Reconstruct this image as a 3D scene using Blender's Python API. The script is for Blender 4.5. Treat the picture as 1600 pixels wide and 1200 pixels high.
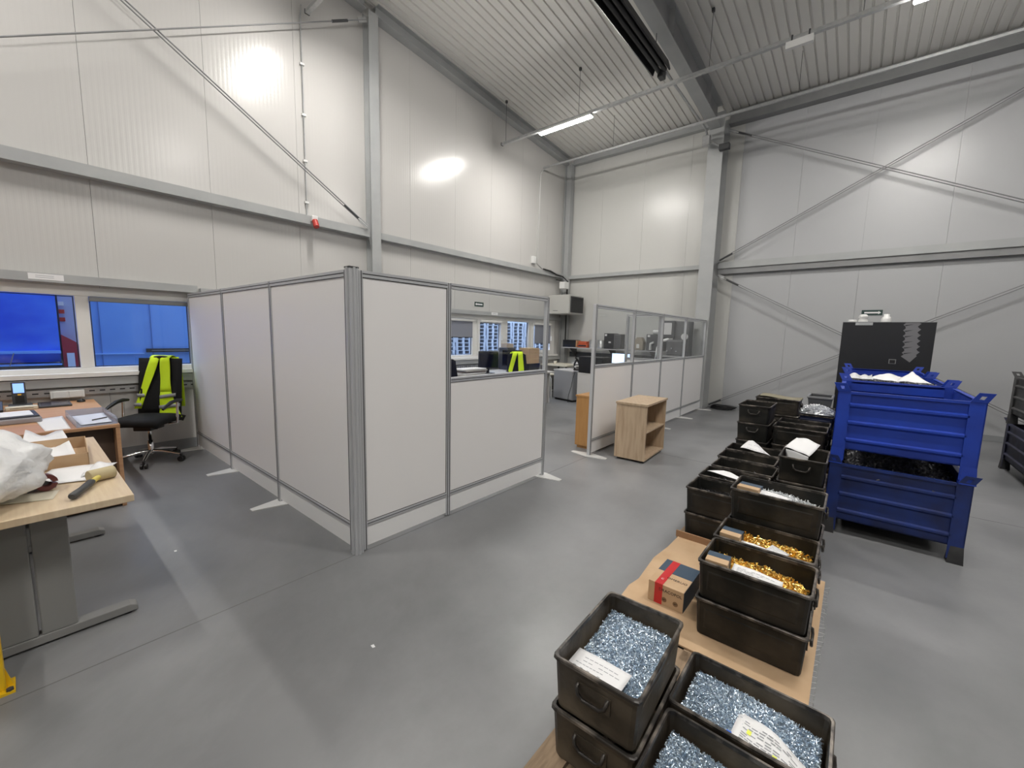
import bpy, bmesh, math, random
import numpy as np
from mathutils import Vector, Matrix, Euler, noise
random.seed(7)
PI = math.pi
for o in list(bpy.data.objects): bpy.data.objects.remove(o)
S = bpy.context.scene
C = S.collection
# ------------------------------------------------------------------ camera, world, exposure
YAW, PITCH, ROLL, FPX = 0.69234990, -0.12169954, 0.02417760, 644.789
fw = Vector((-math.sin(YAW)*math.cos(PITCH), math.cos(YAW)*math.cos(PITCH), math.sin(PITCH)))
r0 = Vector((math.cos(YAW), math.sin(YAW), 0)); u0 = r0.cross(fw)
rr = r0*math.cos(ROLL)+u0*math.sin(ROLL); uu = rr.cross(fw)
cd = bpy.data.cameras.new('camera'); cam = bpy.data.objects.new('camera', cd); C.objects.link(cam)
cd.sensor_width = 36; cd.lens = FPX/1600*36; cd.clip_start = .02; cd.clip_end = 300
M = Matrix(((rr.x, uu.x, -fw.x, 0), (rr.y, uu.y, -fw.y, 0), (rr.z, uu.z, -fw.z, 1.6), (0, 0, 0, 1)))
cam.matrix_world = M
S.camera = cam
w = bpy.data.worlds.new('dusk_sky'); S.world = w; w.use_nodes = True
bg = w.node_tree.nodes['Background']; bg.inputs[0].default_value = (.56, .70, .95, 1); bg.inputs[1].default_value = 4.3
S.view_settings.view_transform = 'Standard'; S.view_settings.look = 'None'
S.view_settings.gamma = 1; S.view_settings.use_curve_mapping = False
S.view_settings.exposure = 0.12
LAMP = 265.0

# ------------------------------------------------------------------ materials
MATS = {}
def mat(name, col, rough=.5, metal=0, col2=None, scale=5, bump=0, bscale=30, stretch=None, spec=.5, emit=0, lo=.35, hi=.65, rough2=None, detail=6, alpha=None):
    if name in MATS: return MATS[name]
    m = bpy.data.materials.new(name); m.use_nodes = True; nt = m.node_tree; b = nt.nodes['Principled BSDF']
    N = nt.nodes.new; L = nt.links.new
    b.inputs['Base Color'].default_value = (*col, 1); b.inputs['Roughness'].default_value = rough
    b.inputs['Metallic'].default_value = metal; b.inputs['Specular IOR Level'].default_value = spec
    tc = N('ShaderNodeTexCoord'); mp = N('ShaderNodeMapping'); L(tc.outputs['Object'], mp.inputs[0])
    if stretch: mp.inputs['Scale'].default_value = stretch
    if col2 or rough2 is not None:
        n = N('ShaderNodeTexNoise'); n.inputs['Scale'].default_value = scale; n.inputs['Detail'].default_value = detail; L(mp.outputs[0], n.inputs[0])
        cr = N('ShaderNodeMapRange'); cr.inputs[1].default_value = lo; cr.inputs[2].default_value = hi; L(n.outputs[0], cr.inputs[0])
        if col2:
            mx = N('ShaderNodeMix'); mx.data_type = 'RGBA'; L(cr.outputs[0], mx.inputs[0])
            mx.inputs[6].default_value = (*col, 1); mx.inputs[7].default_value = (*col2, 1); L(mx.outputs[2], b.inputs['Base Color'])
        if rough2 is not None:
            mr = N('ShaderNodeMapRange'); mr.inputs[3].default_value = rough; mr.inputs[4].default_value = rough2; L(cr.outputs[0], mr.inputs[0]); L(mr.outputs[0], b.inputs['Roughness'])
    if bump:
        n2 = N('ShaderNodeTexNoise'); n2.inputs['Scale'].default_value = bscale; L(mp.outputs[0], n2.inputs[0])
        bp = N('ShaderNodeBump'); bp.inputs['Strength'].default_value = bump; bp.inputs['Distance'].default_value = .01; L(n2.outputs[0], bp.inputs['Height']); L(bp.outputs[0], b.inputs['Normal'])
    if emit:
        b.inputs['Emission Color'].default_value = (*col, 1); b.inputs['Emission Strength'].default_value = emit
    if alpha is not None: b.inputs['Alpha'].default_value = alpha
    MATS[name] = m; return m
def ribmat(name, col, axis, pitch=.05, rough=.23, strength=.25):
    m = mat(name, col, rough, 0, None); nt = m.node_tree; b = nt.nodes['Principled BSDF']; N = nt.nodes.new; L = nt.links.new
    g = N('ShaderNodeNewGeometry'); sx = N('ShaderNodeSeparateXYZ'); L(g.outputs['Position'], sx.inputs[0])
    mu = N('ShaderNodeMath'); mu.operation = 'MULTIPLY'; mu.inputs[1].default_value = 1/pitch; L(sx.outputs[axis], mu.inputs[0])
    fr = N('ShaderNodeMath'); fr.operation = 'FRACT'; L(mu.outputs[0], fr.inputs[0])
    mr = N('ShaderNodeMapRange'); mr.interpolation_type = 'SMOOTHSTEP'; mr.inputs[1].default_value = .35; mr.inputs[2].default_value = .65
    pp = N('ShaderNodeMath'); pp.operation = 'PINGPONG'; pp.inputs[1].default_value = .5; L(fr.outputs[0], pp.inputs[0]); L(pp.outputs[0], mr.inputs[0])
    mr.inputs[1].default_value = .12; mr.inputs[2].default_value = .3
    n = N('ShaderNodeTexNoise'); n.inputs['Scale'].default_value = 3; L(g.outputs['Position'], n.inputs[0])
    ad = N('ShaderNodeMath'); ad.operation = 'MULTIPLY_ADD'; ad.inputs[1].default_value = .8; L(n.outputs[0], ad.inputs[0]); L(mr.outputs[0], ad.inputs[2])
    bp = N('ShaderNodeBump'); bp.inputs['Strength'].default_value = strength; bp.inputs['Distance'].default_value = .0012
    L(ad.outputs[0], bp.inputs['Height']); L(bp.outputs[0], b.inputs['Normal']); return m
def glass(name, tint, amt=.06, gl=.04):
    m = bpy.data.materials.new(name); m.use_nodes = True; nt = m.node_tree; N = nt.nodes.new; L = nt.links.new
    nt.nodes.remove(nt.nodes['Principled BSDF']); out = nt.nodes['Material Output']
    t = N('ShaderNodeBsdfTransparent'); t.inputs[0].default_value = (*tint, 1)
    g = N('ShaderNodeBsdfGlossy'); g.inputs['Roughness'].default_value = gl
    lw = N('ShaderNodeLayerWeight'); lw.inputs[0].default_value = .5
    pw_ = N('ShaderNodeMath'); pw_.operation = 'POWER'; pw_.inputs[1].default_value = 4; L(lw.outputs['Facing'], pw_.inputs[0])
    f = N('ShaderNodeMath'); f.operation = 'MULTIPLY_ADD'; f.inputs[1].default_value = .45; f.inputs[2].default_value = .03; L(pw_.outputs[0], f.inputs[0])
    mx = N('ShaderNodeMixShader'); L(f.outputs[0], mx.inputs[0]); L(t.outputs[0], mx.inputs[1]); L(g.outputs[0], mx.inputs[2]); L(mx.outputs[0], out.inputs[0])
    MATS[name] = m; return m
wallW = ribmat('wall_panel_left', (.55, .54, .525), 1)
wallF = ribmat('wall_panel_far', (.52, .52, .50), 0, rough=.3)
wallR = ribmat('wall_panel_far_dimmed', (.42, .427, .44), 0, rough=.32)  # same far wall; dimmer light right of the column put into the colour
steel = mat('painted_steel', (.36, .37, .375), .45, col2=(.40, .41, .41), scale=3)
steelD = mat('painted_steel_dark', (.22, .225, .23), .5, col2=(.26, .26, .265), scale=3)
galv = mat('galvanised', (.42, .43, .44), .38, .6, col2=(.5, .5, .5), scale=20)
ceilM = mat('ceiling_sheet', (.70, .69, .66), .45)
plinth = mat('grey_plinth', (.27, .28, .29), .6)
white = mat('white_plastic', (.72, .72, .71), .4)
whiteF = mat('window_white', (.74, .73, .71), .35)
black = mat('black_plastic', (.012, .012, .013), .42)
blackfab = mat('black_fabric', (.008, .008, .009), .95, bump=.4, bscale=200)
dgrey = mat('dark_grey', (.05, .052, .055), .5)
mgrey = mat('mid_grey', (.2, .205, .21), .5)
chrome = mat('chrome', (.75, .75, .76), .12, 1)
alu = mat('aluminium', (.58, .59, .61), .36, .3)
gask = mat('gasket', (.03, .03, .034), .5)
board = mat('laminate_board', (.86, .845, .84), .42, bump=.05, bscale=300)
kick = mat('kick_board', (.85, .85, .85), .4)
brown = mat('beech_brown', (.50, .27, .14), .4, col2=(.58, .33, .18), scale=4, stretch=(12, 1, 12))
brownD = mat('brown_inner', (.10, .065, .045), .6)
maple = mat('maple_top', (.66, .54, .38), .38, col2=(.60, .47, .32), scale=4, stretch=(1, 14, 1))
oak = mat('light_oak', (.55, .42, .29), .5, col2=(.40, .28, .18), scale=3, stretch=(9, 9, .9), lo=.42, hi=.75, bump=.1)
orangeW = mat('orange_beech', (.52, .28, .10), .45, col2=(.47, .24, .08), scale=3, stretch=(8, 8, 1))
card = mat('cardboard', (.50, .34, .20), .8, col2=(.56, .39, .24), scale=6)
cardD = mat('cardboard_edge', (.34, .20, .11), .85)
paper = mat('paper', (.80, .80, .81), .7)
paperP = mat('printed_line', (.30, .31, .33), .8)
navy = mat('navy_print', (.04, .07, .11), .5)
redT = mat('red_tape', (.55, .02, .025), .3)
ink = mat('ink', (.03, .025, .02), .8)
inkB = mat('marker_brown', (.30, .15, .07), .8)
crateM = mat('oiled_steel_black', (.011, .011, .0095), .42, 0, col2=(.062, .050, .037), scale=5, lo=.46, hi=.76, bump=.25, bscale=25, rough2=.6, spec=.4)
crateB = mat('oiled_steel_brown', (.042, .034, .025), .42, 0, col2=(.155, .125, .088), scale=5, lo=.38, hi=.72, bump=.3, bscale=25, rough2=.62, spec=.4)
rimM = mat('worn_rim', (.035, .031, .028), .36, .3, col2=(.24, .21, .18), scale=16, lo=.46, hi=.72)
screwM = mat('zinc_screws', (.42, .53, .66), .3, .85, col2=(.75, .84, .92), scale=150)
screwW = mat('white_screws', (.72, .74, .76), .35, .5)
goldM = mat('yellow_zinc_screws', (.85, .52, .10), .25, .8, col2=(.95, .68, .22), scale=120)
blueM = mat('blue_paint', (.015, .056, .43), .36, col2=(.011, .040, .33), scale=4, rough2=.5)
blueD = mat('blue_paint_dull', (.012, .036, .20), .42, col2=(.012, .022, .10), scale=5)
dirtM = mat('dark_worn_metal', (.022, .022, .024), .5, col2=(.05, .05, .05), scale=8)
woodP = mat('pallet_wood', (.36, .26, .17), .85, col2=(.24, .17, .11), scale=5, stretch=(2, 12, 12))
neon = mat('neon_yellow', (.62, .85, .01), .7, emit=0)
reflT = mat('reflective_tape', (.33, .34, .35), .35)
yellow = mat('safety_yellow', (.80, .50, .01), .4)
red = mat('red_plastic', (.45, .03, .02), .4)
redO = mat('orange_red_plastic', (.48, .10, .04), .45)
blind = mat('blind_fabric', (.24, .25, .30), .8)
tarp = mat('blue_tarpaulin', (.02, .09, .75), .3, col2=(.07, .22, .92), scale=1.2, bump=.5, bscale=2, stretch=(1, 1, 2))
tarpL = mat('pale_blue_trailer', (.13, .30, .72), .35, col2=(.17, .36, .78), scale=1)
asphalt = mat('asphalt', (.06, .06, .065), .9)
foil = mat('plastic_film', (.80, .81, .82), .35, bump=.8, bscale=22, alpha=.85)
cream = mat('cream', (.6, .56, .45), .6)
palW = mat('bleached_pallet_wood', (.42, .44, .48), .8, col2=(.30, .32, .35), scale=4)
winG = glass('window_glass', (.95, .97, 1))
parG = glass('partition_glass', (.945, .955, .96))
lampM = mat('lamp_diffuser', (1, .965, .91), .5, emit=LAMP)
scr = mat('lit_screen', (.55, .70, 1), .5, emit=1.6)
scrB = mat('terminal_screen', (.25, .45, 1), .5, emit=1.0)
# floor
fm = mat('polished_concrete', (.20, .205, .213), .30, col2=(.28, .283, .292), scale=.9, lo=.3, hi=.7, rough2=.45, bump=.06, bscale=5, detail=9)
nt = fm.node_tree; b = nt.nodes['Principled BSDF']
n = nt.nodes.new('ShaderNodeTexNoise'); n.inputs['Scale'].default_value = 3.2; n.inputs['Detail'].default_value = 10; n.inputs['Distortion'].default_value = .6; n.inputs['Roughness'].default_value = .68
cr = nt.nodes.new('ShaderNodeMapRange'); cr.inputs[1].default_value = .35; cr.inputs[2].default_value = .7; cr.inputs[3].default_value = .66; cr.inputs[4].default_value = 1.22
mul = nt.nodes.new('ShaderNodeMix'); mul.data_type = 'RGBA'; mul.blend_type = 'MULTIPLY'; mul.inputs[0].default_value = 1
src = b.inputs['Base Color'].links[0].from_socket
nt.links.new(src, mul.inputs[6]); nt.links.new(n.outputs[0], cr.inputs[0]); nt.links.new(cr.outputs[0], mul.inputs[7]); nt.links.new(mul.outputs[2], b.inputs['Base Color'])

# ------------------------------------------------------------------ mesh helpers
class MB:
    def __init__(s): s.v = []; s.f = []; s.smooth = []
    def add(s, vs, fs, sm=False):
        k = len(s.v); s.v += [tuple(p) for p in vs]; s.f += [tuple(i+k for i in f) for f in fs]; s.smooth += [sm]*len(fs); return s
    def box(s, x0, y0, z0, x1, y1, z1):
        x0, x1 = sorted((x0, x1)); y0, y1 = sorted((y0, y1)); z0, z1 = sorted((z0, z1))
        return s.add([(x0,y0,z0),(x1,y0,z0),(x1,y1,z0),(x0,y1,z0),(x0,y0,z1),(x1,y0,z1),(x1,y1,z1),(x0,y1,z1)],
              [(0,3,2,1),(4,5,6,7),(0,1,5,4),(1,2,6,5),(2,3,7,6),(3,0,4,7)])
    def bar(s, p, q, w, h, up=(0,0,1)):
        p, q = Vector(p), Vector(q); d = (q-p).normalized(); sd = d.cross(Vector(up))
        if sd.length < 1e-4: sd = d.cross(Vector((0,1,0)))
        sd.normalize(); u = sd.cross(d)
        vs = [b_+sd*a*w/2+u*c*h/2 for b_ in (p, q) for a, c in ((-1,-1),(1,-1),(1,1),(-1,1))]
        return s.add(vs, [(0,1,2,3),(7,6,5,4),(0,4,5,1),(1,5,6,2),(2,6,7,3),(3,7,4,0)])
    def tube(s, pts, r, n=8, caps=True):
        pts = [Vector(p) for p in pts]; R = r if isinstance(r, (list, tuple)) else [r]*len(pts); vs = []; fs = []; ref = None
        for i, p in enumerate(pts):
            d = (pts[min(i+1, len(pts)-1)]-pts[max(i-1, 0)]).normalized()
            if ref is None: ref = d.cross(Vector((0,0,1)) if abs(d.z) < .9 else Vector((1,0,0))).normalized()
            a = (ref-d*ref.dot(d)).normalized(); ref = a; b_ = d.cross(a)
            vs += [p+a*R[i]*math.cos(2*PI*k/n)+b_*R[i]*math.sin(2*PI*k/n) for k in range(n)]
        for i in range(len(pts)-1):
            for k in range(n): fs.append((i*n+k, i*n+(k+1)%n, (i+1)*n+(k+1)%n, (i+1)*n+k))
        s.add(vs, fs, True)
        if caps: s.add([vs[k] for k in range(n)], [tuple(reversed(range(n)))]); s.add(vs[-n:], [tuple(range(n))])
        return s
    def lathe(s, prof, c=(0,0,0), n=20, axis='z'):
        vs = []; fs = []
        for r, z in prof:
            for k in range(n):
                a = 2*PI*k/n; p = (r*math.cos(a), r*math.sin(a), z)
                if axis == 'x': p = (p[2], p[0], p[1])
                if axis == 'y': p = (p[0], p[2], p[1])
                vs.append((c[0]+p[0], c[1]+p[1], c[2]+p[2]))
        for i in range(len(prof)-1):
            for k in range(n): fs.append((i*n+k, i*n+(k+1)%n, (i+1)*n+(k+1)%n, (i+1)*n+k))
        s.add(vs, fs, True); s.add(vs[:n], [tuple(reversed(range(n)))]); return s.add(vs[-n:], [tuple(range(n))])
    def prism(s, poly, a0, a1, axis='z'):
        def P(u, v, a): return (u, v, a) if axis == 'z' else ((u, a, v) if axis == 'y' else (a, u, v))
        n = len(poly); vs = [P(u, v, a0) for u, v in poly]+[P(u, v, a1) for u, v in poly]
        return s.add(vs, [tuple(reversed(range(n))), tuple(range(n, 2*n))]+[(k, (k+1)%n, n+(k+1)%n, n+k) for k in range(n)])
    def grid(s, P, nu, nv, sm=True):
        vs = [P(i/nu, j/nv) for j in range(nv+1) for i in range(nu+1)]
        return s.add(vs, [(j*(nu+1)+i, j*(nu+1)+i+1, (j+1)*(nu+1)+i+1, (j+1)*(nu+1)+i) for j in range(nv) for i in range(nu)], sm)
    def mesh(s, name, m, off=(0,0,0)):
        me = bpy.data.meshes.new(name)
        me.from_pydata([(x-off[0], y-off[1], z-off[2]) for x, y, z in s.v], [], s.f); me.materials.append(m)
        me.polygons.foreach_set('use_smooth', s.smooth); 
        bm = bmesh.new(); bm.from_mesh(me); bmesh.ops.recalc_face_normals(bm, faces=bm.faces); bm.to_mesh(me); bm.free()
        me.update(); return me
def part(name, mb, m, parent, label=None, bevel=0, stuff=False, thick=0):
    off = tuple(parent.get('_off', (0,0,0))) if parent else (0,0,0)
    o = bpy.data.objects.new(name, mb.mesh(name, m, off)); C.objects.link(o); o.parent = parent
    if parent is not None: o['_off'] = off
    if label: o['label'] = label
    if stuff: o['kind'] = 'stuff'
    mods(o, bevel, thick); return o
def mods(o, bevel, thick):
    if thick:
        q = o.modifiers.new('s', 'SOLIDIFY'); q.thickness = thick
    if bevel:
        q = o.modifiers.new('b', 'BEVEL'); q.width = bevel; q.segments = 2; q.limit_method = 'ANGLE'; q.angle_limit = .6
def tag(o, label, cat, group=None):
    o['label'] = label; o['category'] = cat
    if group: o['group'] = group
    return o
def thing(name, label, cat, loc=(0,0,0), rz=0, group=None, world=False):
    o = bpy.data.objects.new(name, None); C.objects.link(o); o.location = loc; o.rotation_euler = (0, 0, rz); o.empty_display_size = .1
    if world: o['_off'] = tuple(float(q) for q in loc)
    if cat: tag(o, label, cat, group)
    return o
def solo(name, mb, m, label, cat, loc=(0,0,0), rz=0, group=None, world=False, bevel=0, stuff=False, thick=0):
    o = bpy.data.objects.new(name, mb.mesh(name, m, loc if world else (0,0,0))); C.objects.link(o)
    o.location = loc; o.rotation_euler = (0, 0, rz)
    if cat: tag(o, label, cat, group)
    if stuff: o['kind'] = 'stuff'
    mods(o, bevel, thick); return o
def struct(name, mb, m):
    o = bpy.data.objects.new(name, mb.mesh(name, m)); C.objects.link(o); o['kind'] = 'structure'; return o
def sroot(name):
    o = bpy.data.objects.new(name, None); C.objects.link(o); o['kind'] = 'structure'; return o
KIDS = {}
def clone(root, loc, rz=None, label=None, group=None):
    kids = [o for o in C.objects if o.parent is root]
    r = root.copy(); C.objects.link(r); r.location = loc
    if rz is not None: r.rotation_euler = (0, 0, rz)
    if label: r['label'] = label
    if group: r['group'] = group
    for ch in kids:
        c = ch.copy(); C.objects.link(c); c.parent = r
        for g in [o for o in C.objects if o.parent is ch]:
            d = g.copy(); C.objects.link(d); d.parent = c
    return r
def text(s_, size, m, parent, mw, name='lettering', ext=.0004, label=None):
    cu = bpy.data.curves.new('t', 'FONT'); cu.body = s_; cu.size = size; cu.extrude = ext; cu.align_x = 'CENTER'; cu.align_y = 'CENTER'; cu.resolution_u = 2
    t = bpy.data.objects.new('t', cu); C.objects.link(t); dg = bpy.context.evaluated_depsgraph_get(); dg.update()
    me = bpy.data.meshes.new_from_object(t.evaluated_get(dg)); C.objects.unlink(t); bpy.data.objects.remove(t)
    me.transform(mw); me.materials.clear(); me.materials.append(m)
    if parent and '_off' in parent: me.transform(Matrix.Translation(-Vector(parent['_off'])))
    o = bpy.data.objects.new(name, me); C.objects.link(o); o.parent = parent
    if label: o['label'] = label
    return o
def frame3(o, x, y):   # matrix with origin o, x axis, y axis
    x = Vector(x).normalized(); y = Vector(y).normalized(); z = x.cross(y)
    return Matrix(((x.x, y.x, z.x, o[0]), (x.y, y.y, z.y, o[1]), (x.z, y.z, z.z, o[2]), (0,0,0,1)))

# ------------------------------------------------------------------ setting
XL, YF, XR, YB = -6.7, 10.35, 13.0, -9.0
def cz(y): return 6.42+.075*(YF-y)
struct('floor', MB().box(XL-.1, YB, -.2, XR, YF+.1, 0), fm)
jm = mat('joint_filler', (.14, .14, .14), .6)
fl = bpy.data.objects['floor']
part('joint', MB().box(-2.618, YB, -.002, -2.612, YF, .0006), jm, fl)
for y in (.42-4.6, 5.6): part('joint', MB().box(XL, y, -.002, XR, y+.006, .0006), jm, fl)
# ceiling: trapezoidal sheet
mb = MB(); prof = []
x = XL-.2
while x < XR+.2:
    prof += [(x, 0), (x+.112, 0), (x+.120, .024), (x+.139, .024)]; x += .147
vs = []
for yy in (YF+.2, YB-.2): vs += [(a, yy, cz(yy)+h) for a, h in prof]
n = len(prof); mb.add(vs, [(i, i+1, n+i+1, n+i) for i in range(n-1)])
c_ = struct('ceiling', mb, ceilM); q = c_.modifiers.new('s', 'SOLIDIFY'); q.thickness = .03; q.offset = 1
mb = MB(); mb.add([(XL-.3, YF+.3, cz(YF)+.3), (XR+.3, YF+.3, cz(YF)+.3), (XR+.3, YB-.3, cz(YB)+.3), (XL-.3, YB-.3, cz(YB)+.3)], [(0,1,2,3)])
struct('trim_1', mb, ceilM)
# left wall of vertical sandwich panels
WZ0, WZ1 = 1.03, 2.0     # window band
wl = sroot('wall_left'); SE = [-9, -6.07, -4.95, -3.83, -2.70, -1.57, -.45, .67, 1.80, 2.92, 4.04, 4.96, 6.09, 7.18, 8.29, 9.4, 10.5]
for a, b_ in zip(SE[:-1], SE[1:]):
    a2, b2 = a+.0015, b_-.0015
    part('panel', MB().box(XL-.1, a2, WZ1, XL, b2, cz(a)+.1), wallW, wl)
    part('panel', MB().box(XL-.1, a2, 0, XL, b2, WZ0), wallW, wl)
part('core', MB().box(XL-.16, YB, WZ1, XL-.1, YF+.1, 8), steelD, wl); part('core', MB().box(XL-.16, YB, -.2, XL-.1, YF+.1, WZ0), steelD, wl)
for a, b_ in ((YB, -2.6), (1.56, 4.7), (9.92, 10.4)): part('infill', MB().box(XL-.1, a, WZ0, XL-.001, b_, WZ1), wallW, wl)
wf = sroot('wall_far'); SX = [-6.75, -5.59, -4.45, -3.34, -2.28, -1.19, -.11, 1.0, 2.1, 3.2, 4.3, 5.4, 6.5, 7.6, 8.7, 9.8, 10.9, 12, 13.1]
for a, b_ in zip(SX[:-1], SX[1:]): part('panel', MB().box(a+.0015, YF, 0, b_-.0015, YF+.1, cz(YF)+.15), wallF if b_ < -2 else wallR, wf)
part('core', MB().box(XL-.2, YF+.1, -.2, XR, YF+.16, 7), steelD, wf)
struct('wall_right', MB().box(XR, YB, -.2, XR+.1, YF, 9), wallF)
struct('wall_back', MB().box(XL-.2, YB-.1, -.2, XR+.1, YB, 9), wallF)
struct('baseboard_left', MB().box(XL, YB, 0, XL+.012, YF, .12), plinth)
struct('baseboard_far', MB().box(XL, YF-.012, 0, XR, YF, .1), plinth)
# windows
def window(nm, y0, y1, panes, sashes=()):
    r = sroot(nm); ys = [y0]+[v for p in panes for v in p]+[y1]
    z0, z1 = 1.10, 1.90; xa, xb = XL-.07, XL+.005
    mb = MB(); mb.box(xa, y0, WZ0, xb, y1, z0); mb.box(xa, y0, z1, xb, y1, WZ1)
    for i in range(0, len(ys), 2): mb.box(xa, ys[i], z0, xb, ys[i+1], z1)
    part('frame', mb, whiteF, r, bevel=.004)
    for i, (a, b_) in enumerate(panes):
        e = .006
        if i in sashes:
            e = .07; mb = MB(); xs0, xs1 = XL-.05, XL+.03
            mb.box(xs0, a, z0, xs1, a+e, z1); mb.box(xs0, b_-e, z0, xs1, b_, z1); mb.box(xs0, a+e, z0, xs1, b_-e, z0+e); mb.box(xs0, a+e, z1-e, xs1, b_-e, z1)
            sf = part('sash', mb, whiteF, r, bevel=.004)
            part('handle', MB().box(XL+.03, b_-.045, 1.42, XL+.06, b_-.02, 1.55), white, sf, bevel=.004)
        part('glass_pane', MB().box(XL-.042, a+e-.002, z0+e-.002, XL-.036, b_-e+.002, z1-e+.002), winG, r)
        mb = MB(); g = .008
        for u0_, u1_, v0, v1 in ((a+e, a+e+g, z0+e, z1-e), (b_-e-g, b_-e, z0+e, z1-e), (a+e, b_-e, z0+e, z0+e+g), (a+e, b_-e, z1-e-g, z1-e)): mb.box(XL-.046, u0_, v0, XL-.03, u1_, v1)
        part('seal', mb, gask, r)
    return r
window('window_1', -2.6, 1.56, [(-2.5, -1.57), (-1.46, -.55), (-.44, .46), (.57, 1.475)])
window('window_2', 4.7, 9.92, [(4.85, 5.68), (5.82, 6.63), (6.78, 7.64), (7.85, 8.70), (8.84, 9.74)], (2, 4))
struct('trim_2', MB().box(XL-.02, -2.7, 1.0, XL+.10, 1.56, 1.045), whiteF)
struct('trim_3', MB().box(XL-.02, 4.6, 1.0, XL+.10, 10.0, 1.045), whiteF)

# steelwork ----------------------------------------------------------
def ibeam(mb, p, q, w, h, t, up=(0,0,1)):
    p, q = Vector(p), Vector(q); d = (q-p).normalized(); sd = d.cross(Vector(up)).normalized(); u = sd.cross(d)
    mb.bar(p+u*(h/2-t/2), q+u*(h/2-t/2), w, t, up); mb.bar(p-u*(h/2-t/2), q-u*(h/2-t/2), w, t, up); mb.bar(p, q, t, h-2*t, up)
def column(x, y, w, h, z1, axis, label, name='steel_column'):
    # axis 'x': flanges perpendicular to x
    t = thing(name, label, 'column', (x, y, 0), 0)
    mb = MB()
    if axis == 'x':
        mb.box(-h/2, -w/2, 0, -h/2+.014, w/2, z1); mb.box(h/2-.014, -w/2, 0, h/2, w/2, z1); part('flanges', mb, steel, t); part('web', MB().box(-h/2+.014, -.005, 0, h/2-.014, .005, z1), steel, t)
    else:
        mb.box(-w/2, -h/2, 0, w/2, -h/2+.014, z1); mb.box(-w/2, h/2-.014, 0, w/2, h/2, z1); part('flanges', mb, steel, t); part('web', MB().box(-.005, -h/2+.014, 0, .005, h/2-.014, z1), steelD, t)
    part('base_plate', MB().box(-w/2-.04 if axis != 'x' else -h/2, -h/2 if axis != 'x' else -w/2-.04, 0, w/2+.04 if axis != 'x' else h/2, h/2 if axis != 'x' else w/2+.04, .02), steelD, t)
    return t
column(XL+.10, 4.12, .17, .18, cz(4.1)-.2, 'x', 'grey steel column halfway along the window wall, behind the white screen corner')
column(XL+.12, YF-.12, .18, .2, cz(YF)-.16, 'x', 'grey steel column in the far corner above the wall heater')
cf = column(-2.72, YF-.26, .30, .46, cz(YF)-.1, 'y', 'wide grey steel column on the far wall at the end of the glazed screens')
column(2.88, YF-.26, .30, .46, cz(YF)-.1, 'y', 'wide grey steel column at right beyond the stacked metal bins, outside the photo')
def girt(name, mb, label, loc, cat='beam', m=steel, lip=None):
    t = thing(name, label, cat, loc, 0, world=True); part('rail', mb, m, t)
    if lip: part('lip', lip, steelD, t)
    return t
girt('wall_girt', MB().box(XL, -8.9, 3.175, XL+.14, 4.03, 3.30), 'long pale grey horizontal rail on the left wall above the near windows', (XL+.07, 2, 3.175))
girt('wall_girt', MB().box(XL, 4.21, 3.18, XL+.12, YF-.23, 3.29), 'pale grey horizontal rail on the left wall between the middle and corner columns', (XL+.07, 7, 3.18))
girt('wall_girt', MB().box(-6.48, YF-.12, 3.17, -2.87, YF, 3.265), 'pale grey horizontal rail across the far wall left of the wide column', (-4.7, YF-.05, 3.17))
girt('wall_girt', MB().box(-2.57, YF-.13, 3.15, 2.73, YF, 3.285), 'grey channel rail across the far wall right of the wide column', (0, YF-.05, 3.1), lip=MB().box(-2.57, YF-.1, 3.03, 2.73, YF-.02, 3.15))
girt('wall_girt', MB().box(3.03, YF-.13, 3.03, XR, YF, 3.285), 'grey channel rail across the far wall beyond the right column, outside the photo', (8, YF-.05, 3.1))
def lintel(mb, label, loc): girt('window_rail', mb, label, loc, 'rail')
lintel(MB().box(XL, -8.9, 2.02, XL+.12, 1.56, 2.11), 'pale grey rail directly above the near windows', (XL+.06, 0, 2.02))
lintel(MB().box(XL, 1.6, 2.0, XL+.10, YF-.23, 2.085), 'pale grey rail directly above the office windows', (XL+.06, 7, 2.0))
lintel(MB().box(XL, -8.9, .90, XL+.08, 1.56, .99), 'grey rail under the sill of the near windows', (XL+.06, 0, .9))
lintel(MB().box(XL, 1.6, .90, XL+.08, YF-.23, .99), 'grey rail under the sill of the office windows', (XL+.06, 7, .9))
# slotted tray under the near windows
t = thing('cable_tray', 'slotted grey metal cable tray under the near windows behind the desk', 'cable tray', (XL+.05, -.5, .82), 0, world=True)
part('tray', MB().box(XL+.012, -3, .80, XL+.05, 1.5, .875), galv, t)
mb = MB(); y = -2.9
while y < 1.45: mb.box(XL+.049, y, .832, XL+.0515, y+.045, .846); y += .085
part('slots', mb, gask, t, stuff=True)
# eave beams
t = thing('eave_beam', 'grey roof edge beam along the top of the far wall left of the wide column', 'beam', (-4.7, YF-.1, 6.2), 0, world=True)
mb = MB(); ibeam(mb, (-6.5, YF-.08, 6.31), (-2.87, YF-.08, 6.31), .14, .16, .012); part('beam', mb, steel, t)
t = thing('eave_beam', 'grey roof edge beam along the top of the far wall right of the wide column', 'beam', (0, YF-.1, 6.2), 0, world=True)
mb = MB(); ibeam(mb, (-2.57, YF-.1, 6.28), (XR, YF-.1, 6.28), .2, .24, .014); part('beam', mb, steelD, t)
def slope_beam(y0, y1, label, dz=.1, h=.2):
    t = thing('roof_beam', label, 'beam', (XL+.1, (y0+y1)/2, cz((y0+y1)/2)-.2), 0, world=True)
    mb = MB(); ibeam(mb, (XL+.09, y0, cz(y0)-dz), (XL+.09, y1, cz(y1)-dz), .17, h, .013); part('beam', mb, steel, t)
slope_beam(4.22, YF-.22, 'grey sloping roof beam along the top of the left wall, far half')
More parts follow.
